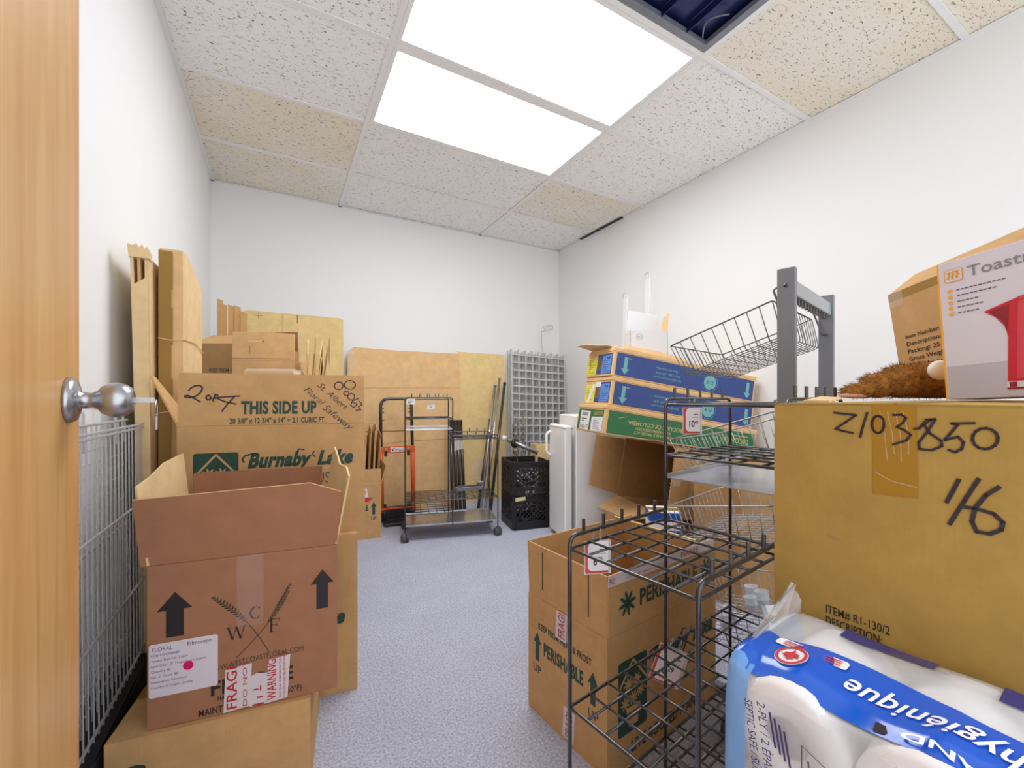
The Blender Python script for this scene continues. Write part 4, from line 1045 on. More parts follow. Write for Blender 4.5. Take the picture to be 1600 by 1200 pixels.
# white carton standing on the stack
mw = tilted(C0, 0, 0, .1575 * 3 + .012)
T = thing('white_carton', 'white open carton with a small round stamp on the leaning flower boxes', 'box', mw=mw @ Matrix.Translation((.29, .17, -.006)) @ Matrix.Rotation(R(-16), 4, 'Z') @ Matrix.Rotation(R(-slope + 1), 4, 'Y'))
WC = mat('white_board', rgb(212, 212, 214), .7)
w, d, h = .22, .12, .15
for a, b, n in (((-w / 2, -d / 2, 0), (w / 2, -d / 2 + .004, h), 'front_panel'), ((-w / 2, d / 2 - .004, 0), (w / 2, d / 2, h), 'back_panel'), ((-w / 2, -d / 2, 0), (-w / 2 + .004, d / 2, h), 'side_panel'), ((w / 2 - .004, -d / 2, 0), (w / 2, d / 2, h), 'side_panel'), ((-w / 2, -d / 2, 0), (w / 2, d / 2, .004), 'bottom_panel')):
    MB().b2(a, b).build(n, WC, T)
MB().prism([(.01, 0), (.21, 0), (.215, .125), (.03, .155)], (-w / 2, d / 2, h), (1, 0, 0), (0, .12, 1), .004).build('flap', WC, T)
MB().prism([(0, 0), (.1, 0), (.1, .115), (.02, .13)], (w / 2, -d / 2 + .01, h - .02), (0, 1, 0), (.14, 0, 1), .004).build('flap', ORANGE, T)
decal(T, 'stamp_print', GREYINK, ((-w / 2, -d / 2, 0), (1, 0, 0), (0, 0, 1)), merge(g_ring(.055, .115, .0165, .018), g_text('J&S', .055, .111, .008, .022, 0, 0, 0, 'c')))
# white rails on the right wall
for (y, h, lab) in ((2.60, 1.81, 'shorter white rail leaning on the right wall'), (2.36, 1.915, 'taller white rail leaning on the right wall')):
    t = thing('white_rail', lab, 'rail', (2.49, y, 0), group='white rails on the right wall')
    MB().prism([(-.02, 0), (.02, 0), (.02, h - .03), (.012, h), (-.012, h), (-.02, h - .03)], (-.03, 0, 0), (0, -1, 0), (.035, 0, 1), .012).build('rail_body', FW, t)
    MB().path(fillet([(.028, -.018, h - .04), (.03, -.018, h + .006), (.03, .018, h + .006), (.028, .018, h - .04)], .012), .002, 6).build('hook', CHROME, t)
    MB().b2((-.034, -.003, .3), (-.030, .003, h * .5)).build('slot_strip', GREYPOST, t)

# carton lying on its side under the flower boxes, mouth to the left
OC = Vector((1.75, 1.50, .322))
LW, LD, LH = .62, .50, .375
mw = tilted(OC, LW, LD, 0)
T = thing('open_carton', 'carton lying on its side with its open mouth facing left, under the green flower box', 'box', mw=mw)
x0, x1, y0, y1 = -LW / 2, LW / 2, -LD / 2, LD / 2; tt = .006
MB().b2((x0, y0, 0), (x1, y0 + tt, LH)).build('front_panel', TAN, T)
MB().b2((x0, y1 - tt, 0), (x1, y1, LH)).build('back_panel', DARKT, T)
MB().b2((x0, y0, 0), (x1, y1, tt)).build('bottom_panel', DARKT, T)
MB().b2((x0, y0, LH - tt), (x1, y1, LH)).build('top_panel', DARKT, T)
MB().b2((x1 - tt, y0, 0), (x1, y1, LH)).build('end_panel', DARKT, T)
# curved far flap, lower flap, near flap folded back
mb = MB(); n = 8; R0 = .20
pr = []
for k in range(n + 1):
    a = R(70 * k / n); pr.append((x0 - R0 * math.sin(a) * .9, y1 + R0 * (1 - math.cos(a)) * .55))
vs = []; fs = []
for k, (px, py) in enumerate(pr):
    vs += [(px, py, .015 + .03 * (k / n)), (px, py, LH - .01), (px + .003, py + .005, LH - .01), (px + .003, py + .005, .015 + .03 * (k / n))]
for k in range(n):
    for q in range(4):
        a, b = 4 * k + q, 4 * k + (q + 1) % 4
        fs.append((a, b, b + 4, a + 4))
fs += [(3, 2, 1, 0), (4 * n, 4 * n + 1, 4 * n + 2, 4 * n + 3)]
mb.add(vs, fs).build('flap', DARKT, T)
MB().prism([(0, 0), (LD * .92, 0), (LD * .80, .17), (.12, .20), (0.02, .1)], (x0, y1 - .02, .002), (0, -1, 0), (-1, 0, -.28), .005).build('flap', TAN, T)
MB().prism([(.03, 0), (LD - .02, 0), (LD - .05, .10), (.06, .09)], (x0, y1, LH), (0, -1, 0), (-.9, 0, .12), .005).build('flap', DARKT, T)
mb = MB()
for k in range(40): mb.box((x0 - .001, y0 + .001 + .004 * (k % 2), .005 + LH * .98 * k / 40), (.006, .009, .006))
mb.build('fluting', FLUTE, T)
ff = ((x0, y0, 0), (1, 0, 0), (0, 0, 1))
decal(T, 'packing_tape', mat('pale_tape', rgb(214, 192, 158), .3), ff, merge(g_poly([(.10, .0), (.125, 0), (.15, LH), (.13, LH)]), g_rect(.005, .17, .05, .225)), .0008)
decal(T, 'lettering', BLACK, ff, pieces(g_text('AMOUNT', .185, .24, .02, .10, 0, 0, 90), g_text('PLANT UNIT', .225, .22, .02, .13, 0, 0, 90), g_rect(.32, .2, .325, .3)), .0008)
# what it rests on
carton('carton', 'low carton on the floor under the carton lying on its side', .42, .46, .225, (1.98, 1.78, 0), -13, TAN, closed=True, group='cartons on the right')
carton('carton', 'tall dark tan carton by the right wall behind the wire baskets', .50, .27, .60, (2.03, 1.215, 0), -8, DARKT, closed=True, group='cartons on the right')
T, fr = carton('blue_carton', 'blue and white carton behind the plant box on the right', 0.14, .12, .41, (1.60, 1.40, 0), -38, WHITE, closed=True)
decal(T, 'printed_band', mat('royal_blue', rgb(24, 74, 170), .5), fr['front'], merge(g_rect(.0, .0, .14, .33), g_rect(0, .37, .14, .41)))
decal(T, 'printed_band', MATS['royal_blue'], fr['left'], merge(g_rect(.0, .0, .12, .33), g_rect(0, .37, .12, .41)))

# plant box on the floor, right
rz = 6.4
T, fr = carton('plant_box', 'open plant box with raised flaps on the carpet at the right', .50, .318, .350, (.937, .974, 0), rz, TAN,
               dict(front=(0, .155), left=(0, .155), back=(3, .155), right=(-32, .20)), group='plant boxes on the floor', inner=dict(right=PALE))
f = fr['front']
burnaby(T, fr)
fo = fr['flapobj_front']; ff = fr['flap_front']
decal(fo, 'flower_mark', GREEN, ff, g_flower(.075, .07, .034, 8)); decal(fo, 'flower_mark', GREEN, ff, g_flower(.44, .07, .034, 8))
decal(fo, 'lettering', GREEN, ff, g_text('PERISHABLE', .125, .052, .04, .27, .035))
tp = decal(fo, 'warning_tape', TAPEW, ff, g_poly([(.0, .128), (.49, .128), (.49, .156), (.0, .156)]), .0012)
decal(tp, 'lettering', REDINK, ff, pieces(g_text('FRAGILE', .31, .134, .015, .09, .01), g_text('FRAGILE', .005, .134, .015, .02, .01), g_text('CONTENTS BEFORE ACCEPTANCE', .07, .134, .006, .18)), .0016)
fl = fr['left']
perish_side(T, fl, .318)
flo = fr['flapobj_left']; fff = fr['flap_left']
decal(flo, 'print_mark', GREEN, fff, merge(g_rect(.066, .03, .070, .14), g_rect(.252, .03, .256, .14)))
for v0, v1, u0 in ((.27, .352, .125), (.01, .10, .155)):
    tp = decal(T, 'warning_tape', TAPEW, fl, g_poly([(u0, v0), (u0 + .045, v0), (u0 + .05, v1 - .004), (u0 + .006, v1 - .004)]), .0014)
    decal(tp, 'lettering', REDINK, fl, g_text('FRAGI', u0 + .038, v0 + .006, .026, .068, .012, 0, 88), .0018)

# second stepped stand, in front
stand('black stepped wire rack in the right foreground with price tags', (.80, .552, 0), 188.3, .625, .25,
      [(-.5, 0, .932, 7, 4), (-.5, 0, .815, 6, 5), (0, .5, .667, 6, 6), (0, .5, .372, 6, 6), (-.5, 0, .372, 6, 5), (-.5, .5, .16, 12, 5)], [(-.5, 0, .765)], .945, .69)

# price tags hanging from the racks
TAGRED = mat('tag_red', rgb(206, 74, 70), .4)
def price_tag(label, top, width, height, big, small, facing, tilt=0):
    """card hung from two rings; facing = direction its front looks at (degrees, 0 = -y)"""
    t = thing('price_tag', label, 'price tag', mw=Matrix.Translation(top) @ Matrix.Rotation(R(facing), 4, 'Z') @ Matrix.Rotation(R(tilt), 4, 'Y'), group='price tags on the foreground rack')
    fr = ((-width / 2, 0, -height - .018), (1, 0, 0), (0, 0, 1))
    MB().b2((-width / 2 - .002, 0, -height - .020), (width / 2 + .006, .0012, -.016)).build('sleeve', film('tag_sleeve', (.9, .9, .92, 1), .6, .1), t)
    MB().b2((-width / 2, -.0008, -height - .018), (width / 2, .0004, -.018)).build('card', TAGRED, t)
    decal(t, 'card_face', mat('tag_white', rgb(236, 232, 236), .4), fr, g_poly([(.012, .0045), (width, .0045), (width, height), (.012, height), (.007, height - .004), (.005, height - .011), (.005, .0125), (.007, .0075)]), .0012)
    decal(t, 'lettering', BLACK, fr, pieces(g_text(big, width * .34, height * .26, height * .25, width * .16 * len(big), .02), g_text(small, width * (.52 + .14 * (len(big) - 1)), height * .37, height * .14, width * .22, .015)), .0016)
    decal(t, 'fine_print', GREYINK, fr, merge(g_rect(width * .5, height * .62, width * .9, height * .63), g_rect(width * .6, height * .74, width * .88, height * .77)), .0016)
    for sx in (-1, 1):
        MB().path([(sx * width * .16, .008 * math.cos(q) * .5, -.004 + .011 * math.sin(q)) for q in [2 * math.pi * i / 14 for i in range(14)]], .0008, 5, True).build('ring', CHROME, t)
price_tag('white 10.49 price tag hung from the tall part of the foreground rack', (.886, .686, .940), .040, .062, '10', '49', -29)
price_tag('white price tag hung from the low rear rail of the foreground rack', (.546, .640, .683), .047, .062, '6', '90', -20)
price_tag('white 6.29 price tag lying low behind the front leg of the foreground rack', (.80, .66, .385), .06, .085, '6', '29', -40, 18)

# grey basket rack
P1 = Vector((1.272, .667, 0)); P2 = Vector((1.741, .777, 0))
bx_ = (P2 - P1).normalized(); by_ = Vector((-bx_.y, bx_.x, 0))
BWid = (P2 - P1).length
rack = thing('basket_rack', 'tall rack of two grey steel posts joined by a slotted bar', 'rack', P1[:], math.degrees(math.atan2(bx_.y, bx_.x)))
HT = 1.318
for x in (0, BWid):
    MB().bbox((x, 0, HT / 2), (.02, .046, HT), .002).build('post', GREYPOST, rack)
    MB().bbox((x, .05, .0175), (.03, .30, .035), .004).build('foot', GREYPOST, rack)
br = MB().bbox((BWid / 2, -.006, HT - .052), (BWid - .02, .018, .044), .002).build('slotted_bar', mat('light_grey_steel', rgb(168, 170, 172), .4, .3), rack)
for k in range(12):
    MB().b2((.05 + (BWid - .1) * k / 11 - .003, -.010, HT - .094), (.05 + (BWid - .1) * k / 11 + .003, .0, HT - .075)).build('tooth', DARKWIRE, br)
for sx in (-.0112, BWid + .0112):
    MB().lathe([(.006, 0), (.006, .002), (.003, .004)], (sx, 0, HT - .05), (-1 if sx < 0 else 1, 0, 0), 12).build('screw', BLKMETAL, rack)
MB().bbox((BWid / 2, 0, .10), (BWid - .02, .018, .04), .002).build('lower_bar', GREYPOST, rack)
def basket(zr, label, m, tl=-18.5):
    W2 = BWid - .030; Dp, Hb = .335, .11
    t = thing('wire_basket', label, 'basket', mw=rack.matrix_basis @ Matrix.Translation((BWid / 2, .042, zr)) @ Matrix.Rotation(R(tl), 4, 'X'), group='wire baskets on the grey rack')
    h = W2 / 2; i = .008
    MB().path(fillet([(-h, 0, 0), (h, 0, 0), (h, Dp, 0), (-h, Dp, 0)], .012, 3, True), .0026, 6, True).build('rim', m, t, True)
    mb = MB()
    nx, ny = 13, 9
    for k in range(nx + 1):
        x = -h + 2 * h * k / nx; xi = x * (h - i) / h
        mb.path(fillet([(x, 0, 0), (xi, .012, -Hb), (xi, Dp - .014, -Hb), (x, Dp, 0)], .016, 3), .0017, 5)
    mb.build('long_wires', m, t, True)
    mb = MB()
    for k in range(ny + 1):
        y = Dp * k / ny; yi = .012 + (Dp - .026) * k / ny
        mb.path(fillet([(-h, y, 0), (-h + i, yi, -Hb), (h - i, yi, -Hb), (h, y, 0)], .016, 3), .0017, 5)
    mb.build('cross_wires', m, t, True)
    for sx in (-1, 1):
        MB().path(fillet([(sx * h, -.035, .03), (sx * h, -.012, .03), (sx * h, -.012, -.07), (sx * h, -.03, -.07)], .01, 3), .003, 6).build('bracket', m, t, True)
    return t
basket(1.235, 'empty grey wire basket at the top of the tall grey rack', DARKWIRE)
basket(.905, 'second wire basket from the top of the grey rack, behind the 10.49 tag', CHROME)
basket(.625, 'third wire basket from the top of the grey rack', CHROME, -11)
low = basket(.29, 'lowest wire basket of the grey rack, holding small plastic goods', CHROME, -11)
CLEAR = film('clear_plastic', (.75, .8, .86, 1), .55, .06)
BM = low.matrix_basis
for k, (x, y, r_, hh, m, lab) in enumerate(((-.12, .24, .022, .05, CLEAR, 'clear plastic cup at the left of the lowest basket'), (-.05, .25, .022, .05, CLEAR, 'clear plastic cup left of the small red and blue pack'),
      (.07, .22, .022, .05, CLEAR, 'clear plastic cup right of the small red and blue pack'), (.13, .20, .024, .055, CLEAR, 'clear ribbed cup at the right of the lowest basket'), (.17, .25, .024, .055, CLEAR, 'clear ribbed cup by the far right corner of the lowest basket'))):
    o = thing('plastic_cup', lab, 'cup', mw=BM @ Matrix.Translation((x, y - .05, -.102)), group='clear cups in the lowest basket')
    MB().lathe([(r_ * .8, 0), (r_ * .85, .002), (r_, hh), (r_ * 1.08, hh + .001), (r_ * .97, hh), (r_ * .78, .004)], (0, 0, 0), (0, 0, 1), 16).build('cup_body', m, o, True)
    MB().lathe([(r_ * 1.02, hh * .45), (r_ * 1.03, hh * .5), (r_ * 1.02, hh * .55)], (0, 0, 0), (0, 0, 1), 16).build('rib', m, o, True)
o = thing('small_pack', 'small blue and red pack in the lowest wire basket', 'packet', mw=BM @ Matrix.Translation((.0, .22, -.102)) @ Matrix.Rotation(R(20), 4, 'Z'))
MB().bbox((0, 0, .018), (.06, .02, .036), .004).build('body', mat('pack_blue', rgb(40, 60, 180), .35), o)
decal(o, 'print_mark', mat('pack_red', rgb(214, 36, 66), .4), ((-.03, -.01, 0), (1, 0, 0), (0, 0, 1)), g_circle(.03, .017, .013, 16))
o = thing('bag_of_plastic', 'flat clear plastic sleeve lying in the lowest wire basket', 'plastic sleeve', mw=BM @ Matrix.Translation((.03, .08, -.102)) @ Matrix.Rotation(R(25), 4, 'Z'))
MB().bbox((0, 0, .006), (.22, .07, .010), .003).build('sleeve', CLEAR, o)
MB().b2((-.10, -.02, .0115), (.10, .02, .0125)).build('insert_card', WHITE, o)

# big carton in the right foreground
ang = 4.6
GB_w, GB_d, GB_h = .88, .297, .60
e_y = Vector((-math.sin(R(ang)), math.cos(R(ang)))); e_x = Vector((math.cos(R(ang)), math.sin(R(ang))))
gc = Vector((.70, .3865)) + e_x * GB_w / 2 - e_y * GB_d / 2
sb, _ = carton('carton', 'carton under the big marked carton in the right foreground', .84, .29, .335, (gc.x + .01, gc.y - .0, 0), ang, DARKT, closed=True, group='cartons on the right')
T, fr = carton('marked_carton', 'big yellow-tan carton with large marker numbers in the right foreground', GB_w, GB_d, GB_h, (gc.x, gc.y, .3396), ang, YELLOW, closed=False)
zb = .3396
for s_ in (-1, 1):
    MB().prism([(0, 0), (GB_w, 0), (GB_w, GB_d / 2 - .002), (0, GB_d / 2 - .002)], (-GB_w / 2 if s_ < 0 else GB_w / 2, s_ * GB_d / 2, GB_h), (1 if s_ < 0 else -1, 0, 0), (0, -s_, .012), .004).build('top_flap', YELLOW, T)
MB().prism([(.0, 0), (.035, -.002), (.04, .03), (.01, .04)], (-GB_w / 2 + .02, .115, GB_h + .005), (0, -1, 0), (.97, 0, .16), .003).build('torn_flap', PALE, T)
f = fr['left']
BIG = [[(.0815,.927),(.0924,.9257),(.1072,.9244),(.0946,.9132),(.0829,.9036),(.0924,.9009),(.1037,.899)],[(.1197,.9282),(.115,.909),(.1118,.8938)],[(.1336,.9017),(.1308,.9008),(.1281,.9021),(.126,.9056),(.1249,.9104),(.1251,.9157),(.1266,.9203),(.129,.9234),(.1318,.9242),(.1345,.9228),(.1365,.9193),(.1375,.9145),(.1373,.9094),(.1359,.9048),(.1336,.9017)],[(.1468,.9258),(.1553,.9266),(.1593,.9226),(.1571,.9164),(.1506,.9103),(.158,.9066),(.1641,.9009),(.1599,.8933),(.1468,.8867)],[(.1676,.9089),(.1724,.9097),(.1794,.9211),(.187,.9221),(.1819,.9207),(.1768,.915),(.1819,.9042),(.192,.8961),(.1928,.8892),(.1836,.8831),(.1724,.8836),(.1719,.8919),(.1802,.9069),(.1867,.9214)],[(.2201,.9189),(.201,.9175),(.2065,.9164),(.1953,.8968),(.2065,.9019),(.2112,.8955),(.2097,.8874),(.2042,.883),(.1986,.8851)],[(.2321,.8904),(.2278,.8891),(.2235,.8903),(.2202,.8938),(.2185,.8988),(.2189,.9043),(.2212,.9093),(.2249,.9126),(.2293,.9137),(.2335,.9123),(.2367,.9089),(.2382,.904),(.2379,.8986),(.2357,.8938),(.2321,.8904)]]
BIG2 = [[(.2073,.8502),(.2026,.8364),(.1969,.8208)],[(.2234,.8535),(.212,.8258),(.1994,.7945)],[(.2393,.8469),(.2293,.8359),(.2204,.8186),(.2181,.8025),(.2219,.7913),(.2322,.7915),(.2407,.7985),(.2421,.8074),(.2351,.8154),(.2204,.8186),(.2128,.8181)]]
tp = decal(T, 'packing_tape', mat('amber_tape', rgb(168, 124, 44), .22, spec=.6), f, g_poly([(.1257, .8175 - zb), (.1715, .8198 - zb), (.1698, GB_h), (.1248, GB_h)]), .0006)
MB().b2((-GB_w / 2 - .0006, -.022, GB_h + .004), (-GB_w / 2 + .28, .024, GB_h + .0048)).build('packing_tape', CLEARTAPE, T)
decal(T, 'handwriting', MARKER, f, merge(*[g_stroke([(u, v - zb) for u, v in q], .0030) for q in BIG]), .0012)
decal(T, 'handwriting', MARKER, f, merge(*[g_stroke([(u, v - zb) for u, v in q], .0042) for q in BIG2]), .0012)
decal(T, 'tape_scratches', CLEARTAPE, f, merge(*[g_stroke([(.133 + .008 * k, .93 - zb), (.138 + .008 * k, .90 - zb), (.141 + .007 * k, .865 - zb + .01 * (k % 2))], .0012) for k in range(4)], g_stroke([(.128, .848 - zb), (.145, .838 - zb), (.17, .834 - zb)], .0012)), .0010)
decal(T, 'lettering', BLACK, f, pieces(g_text('ITEM# R1-130/2', .0713, .6320 - zb, .0115, .0723, .006), g_text('DESCRIPTION:', .0713, .6155 - zb, .0115, .064, .006)), .0008)
decal(T, 'dent', DARKT, f, g_poly([(.073, .748 - zb), (.078, .7475 - zb), (.088, .743 - zb), (.082, .742 - zb), (.075, .744 - zb)]), .0008)
ZT = zb + GB_h + .005

# box with printed item list, leaning open behind the kettle box
a24 = R(24.0)
U_ = Vector((-math.sin(a24), -math.cos(a24), 0)); I_ = Vector((math.cos(a24), -math.sin(a24), 0))
tilt = R(9)
Xl = U_ * math.cos(tilt) + Vector((0, 0, 1)) * math.sin(tilt); Zl = Vector((0, 0, 1)) * math.cos(tilt) - U_ * math.sin(tilt)
Wd, Dd, Hh = .27, .22, .262
M = Matrix.Identity(4)
for i_, a_ in enumerate((Xl, I_, Zl)): M.col[i_] = (*a_, 0)
p = Vector((1.322, .425, ZT + .002)) + Xl * Wd / 2 + I_ * Dd / 2
M.col[3] = (*p, 1)
T, fr = carton('item_carton', 'tan carton listing item number and weights, tilted behind the kettle box', Wd, Dd, Hh, (0, 0, 0), 0, TAN,
               dict(right=(50, .10), back=(25, .12), front=(-55, .1)), mw=M)
f = fr['front']
for k, q in enumerate(('Item Number: HT', 'Description: Tea', 'Packing: 25 pcs', 'Gross Weight: 4', 'Net Weight: 3.5', 'Measurement: 4')):
    decal(T, 'lettering', BLACK, f, g_text(q, .026, .140 - .0182 * k, .0098, .0064 * len(q), .012))
decal(T, 'packing_tape', CLEARTAPE, f, g_rect(.0, .225, .035, Hh), .0008)
decal(T, 'packing_tape', TAPE, f, g_rect(.0, Hh - .02, Wd, Hh), .0006)

# kettle box
a15 = R(15.5)
U_ = Vector((-math.sin(a15), -math.cos(a15), 0)); I_ = Vector((math.cos(a15), -math.sin(a15), 0))
tilt = R(3.5)
Xl = U_ * math.cos(tilt) + Vector((0, 0, 1)) * math.sin(tilt); Zl = Vector((0, 0, 1)) * math.cos(tilt) - U_ * math.sin(tilt)
Wd, Dd, Hh = .21, .10, .252
M = Matrix.Identity(4)
for i_, a_ in enumerate((Xl, I_, Zl)): M.col[i_] = (*a_, 0)
p = Vector((1.073, .285, ZT)) + Xl * Wd / 2 + I_ * Dd / 2
M.col[3] = (*p, 1)
T = thing('kettle_box', 'pale grey kettle box with a red kettle picture and orange side', 'box', mw=M)
KB = mat('kettle_board', rgb(214, 208, 220), .35)
MB().bbox((0, 0, Hh / 2), (Wd, Dd, Hh), .001).build('body', KB, T)
KO = mat('kettle_orange', rgb(240, 170, 40), .4)
MB().b2((-Wd / 2 - .0008, -Dd / 2 - .0002, 0), (-Wd / 2 + .002, Dd / 2, Hh)).build('side_print', KO, T)
f = frames(Wd, Dd, Hh)['front']
decal(T, 'logo_print', KO, f, merge(g_rrect(.010, .213, .037, .237, .005)))
decal(T, 'logo_print', KB, f, g_rrect(.0115, .2145, .0355, .2355, .004), .0010)
decal(T, 'logo_print', KO, f, merge(*[g_stroke([(.0165 + .0062 * k, .219), (.0155 + .0062 * k, .222), (.018 + .0062 * k, .226), (.016 + .0062 * k, .2305), (.0185 + .0062 * k, .232)], .003) for k in range(3)]), .0013)
decal(T, 'lettering', mat('kettle_grey', rgb(134, 130, 140), .4), f, g_text('Toastmaster', .043, .216, .0185, .150, .008))
for k, ww in enumerate((.072, .055, .035, .040, .032)):
    decal(T, 'icon_print', KO, f, g_circle(.0165, .197 - .0105 * k, .0036, 12))
    decal(T, 'fine_print', GREYINK, f, merge(*[g_rect(.026 + .006 * q, .196 - .0105 * k, .0305 + .006 * q, .198 - .0105 * k) for q in range(int(ww / .006))]))
decal(T, 'grey_floor_print', mat('kettle_floor', rgb(186, 180, 190), .4), f, g_rect(.004, .002, Wd, .060), .0006)
KR = mat('kettle_red', rgb(196, 26, 44), .3); KR2 = mat('kettle_red_light', rgb(206, 66, 76), .3); KR3 = mat('kettle_red_dark', rgb(140, 14, 34), .3)
decal(T, 'kettle_print', KR, f, merge(g_poly([(.083, .026), (.205, .026), (.202, .150), (.170, .172), (.125, .168), (.098, .160), (.060, .148), (.074, .136), (.085, .118), (.088, .100)])), .0010)
decal(T, 'kettle_print', KR2, f, merge(g_poly([(.094, .030), (.150, .030), (.150, .160), (.103, .155)]), g_poly([(.102, .162), (.15, .172), (.15, .168), (.105, .158)])), .0013)
decal(T, 'kettle_print', KR3, f, merge(g_poly([(.066, .147), (.092, .152), (.088, .108), (.082, .128)])), .0013)
decal(T, 'kettle_base_print', mat('kettle_base', rgb(214, 206, 216), .3), f, g_poly([(.082, .016), (.205, .016), (.205, .025), (.082, .025)]), .0012)
decal(T, 'kettle_base_print', KR3, f, merge(g_rect(.082, .0125, .205, .0155), g_rect(.085, .0165, .094, .0245)), .0014)

# plush animal
FURM = mat('brown_plush', rgb(156, 108, 54), .95, var=.32, vscale=90, spec=.1)
plush = thing('plush_toy', 'brown plush animal with a round white tail lying on the big carton', 'plush toy', (1.135, .372, ZT + .002), -31)
plush.scale = (1.12, 1.12, 1.22)
blobs = [((.045, 0, .031), (.050, .036, .031)), ((-.002, -.002, .029), (.034, .032, .029)), ((-.045, -.004, .022), (.030, .026, .022)), ((-.075, -.006, .013), (.030, .019, .0135)), ((-.098, -.008, .010), (.014, .014, .010)), ((.09, 0, .026), (.03, .03, .026))]
mb = MB()
for c_, r_ in blobs: mb.ball(c_, r_, 18, 12)
body = mb.build('body', FURM, plush, True)
rm = body.modifiers.new('remesh', 'REMESH'); rm.mode = 'VOXEL'; rm.voxel_size = .0035; rm.use_smooth_shade = True
sm = body.modifiers.new('smooth', 'SMOOTH'); sm.factor = .6; sm.iterations = 6
rnd = random.Random(3)
fv = []; ffc = []
def inside(pt, skip):
    for q, (c_, r_) in enumerate(blobs):
        if q == skip: continue
        if sum(((pt[i] - c_[i]) / r_[i]) ** 2 for i in range(3)) < .92: return True
    return False
for q, (c_, r_) in enumerate(blobs):
    for _ in range(int(26000 * r_[0] * r_[2] * 45)):
        z = rnd.uniform(-.9, 1); ph = rnd.uniform(0, 6.283); s_ = math.sqrt(1 - z * z)
        nrm = Vector((s_ * math.cos(ph), s_ * math.sin(ph), z))
        pt = Vector((c_[0] + nrm.x * r_[0], c_[1] + nrm.y * r_[1], c_[2] + nrm.z * r_[2]))
        if pt.z < .003 or inside(pt, q): continue
        pt = pt - nrm * .002
        d_ = (nrm + Vector((-.7 + rnd.uniform(-.5, .5), rnd.uniform(-.6, .6), rnd.uniform(-.7, .2)))).normalized() * rnd.uniform(.007, .013)
        sd = nrm.cross(d_).normalized() * .0007
        n = len(fv); fv += [tuple(pt - sd), tuple(pt + sd), tuple(pt + d_)]; ffc.append((n, n + 1, n + 2))
me = bpy.data.meshes.new('fur'); me.from_pydata(fv, [], ffc); me.update()
tag(link('fur', me, FURM, plush), kind='stuff')
MB().ball((.036, -.038, .046), (.0185, .014, .0165), 20, 14).build('tail', mat('white_plush', rgb(240, 236, 228), .7), plush, True)['label'] = 'white round tail'
MB().ball((-.092, -.012, .005), (.026, .010, .005), 14, 8).build('paw_pad', mat('pink_plush', rgb(222, 172, 140), .8), plush, True)

# toilet paper pack beside the marked carton
ROLL = mat('tissue_white', rgb(240, 238, 240), .9, bump=.15, bscale=160)
CORE = mat('roll_core', rgb(150, 144, 146), .9)
BASEZ = .395
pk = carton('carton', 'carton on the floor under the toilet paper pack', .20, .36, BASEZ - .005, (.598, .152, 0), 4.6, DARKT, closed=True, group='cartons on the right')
pack = thing('toilet_paper_pack', 'clear film pack of toilet rolls with blue printed bands, front right', 'toilet paper', (.598, .150, BASEZ), 4.6)
RD, RL = .0575, .096
for ix in range(2):
    for iy in range(3):
        for iz in range(2):
            rx, ry, rzz = -.0485 + .097 * ix - .048, -.117 + .117 * iy, RD + .115 * iz + .003
            mb = MB().lathe([(.021, .004), (.021, 0), (RD - .006, 0), (RD, .005), (RD, RL - .005), (RD - .006, RL), (.021, RL), (.021, RL - .004)], (rx, ry, rzz), (1, 0, 0), 32)
            ro = mb.build('toilet_roll', ROLL, pack, True)
            MB().lathe([(.0205, .0005), (.0205, .003)], (rx, ry, rzz), (1, 0, 0), 20).build('core', CORE, ro)
# film shell
FILM = film('pack_film', (.96, .97, 1.0, 1), .58, .06)
FBLUE = mat('film_blue', rgb(24, 92, 206), .18, spec=.7, bump=.25, bscale=30)
FNAVY = mat('film_navy', rgb(50, 54, 128), .2, spec=.7)
def prof(t_):     # t in 0..1 from front bottom, up, over the top, to back bottom: (x, z)
    pts = [(-.100, .004), (-.103, .10), (-.102, .19), (-.094, .226), (-.070, .240), (-.02, .242), (.04, .241), (.085, .237), (.102, .222), (.104, .15), (.102, .004)]
    x = t_ * (len(pts) - 1); i_ = min(int(x), len(pts) - 2); f_ = x - i_
    return Vector((pts[i_][0] * (1 - f_) + pts[i_ + 1][0] * f_, pts[i_][1] * (1 - f_) + pts[i_ + 1][1] * f_))
YS = [-.182, -.179, -.15, -.117, -.0585, 0, .0585, .117, .15, .172, .180]
def film_pt(t_, y, off=0.0):
    p = prof(t_)
    dip = .010 * abs(math.sin(math.pi * (y + .1755) / .117 + math.pi / 2)) if abs(y) < .17 else 0
    sag = dip * max(0, 1 - abs(t_ - .36) * 4)
    wr = .002 * math.sin(37 * y + 21 * t_)
    cx_, cz_ = 0, .12
    k = 1 + off / .1 - (.02 if abs(y) > .178 else 0)
    return Vector((cx_ + (p.x - cx_) * k, y, cz_ + (p.y - cz_) * k - sag + wr))
def film_patch(t0, t1, y0, y1, nt, ny, off, name, m, parent, edge=None):
    vs = []; fs = []
    for i_ in range(nt + 1):
        for j_ in range(ny + 1):
            y = y0 + (y1 - y0) * j_ / ny; tt_ = t0 + (t1 - t0) * i_ / nt
            if edge: tt_ += edge(y)
            vs.append(film_pt(tt_, y, off))
    for i_ in range(nt):
        for j_ in range(ny):
            a = i_ * (ny + 1) + j_; fs.append((a, a + 1, a + ny + 2, a + ny + 1))
    return MB().add(vs, fs).build(name, m, parent, True)
shell = film_patch(0, 1, -.182, .182, 40, 36, .0, 'film', FILM, pack)
band = film_patch(.325, .525, -.182, .183, 8, 36, .0016, 'printed_band', FBLUE, pack, lambda y: .012 * math.sin(y * 22))
film_patch(.02, .36, .158, .183, 12, 4, .0022, 'end_band', film('end_band_blue', (.20, .46, .93, 1), .30, .08), pack)
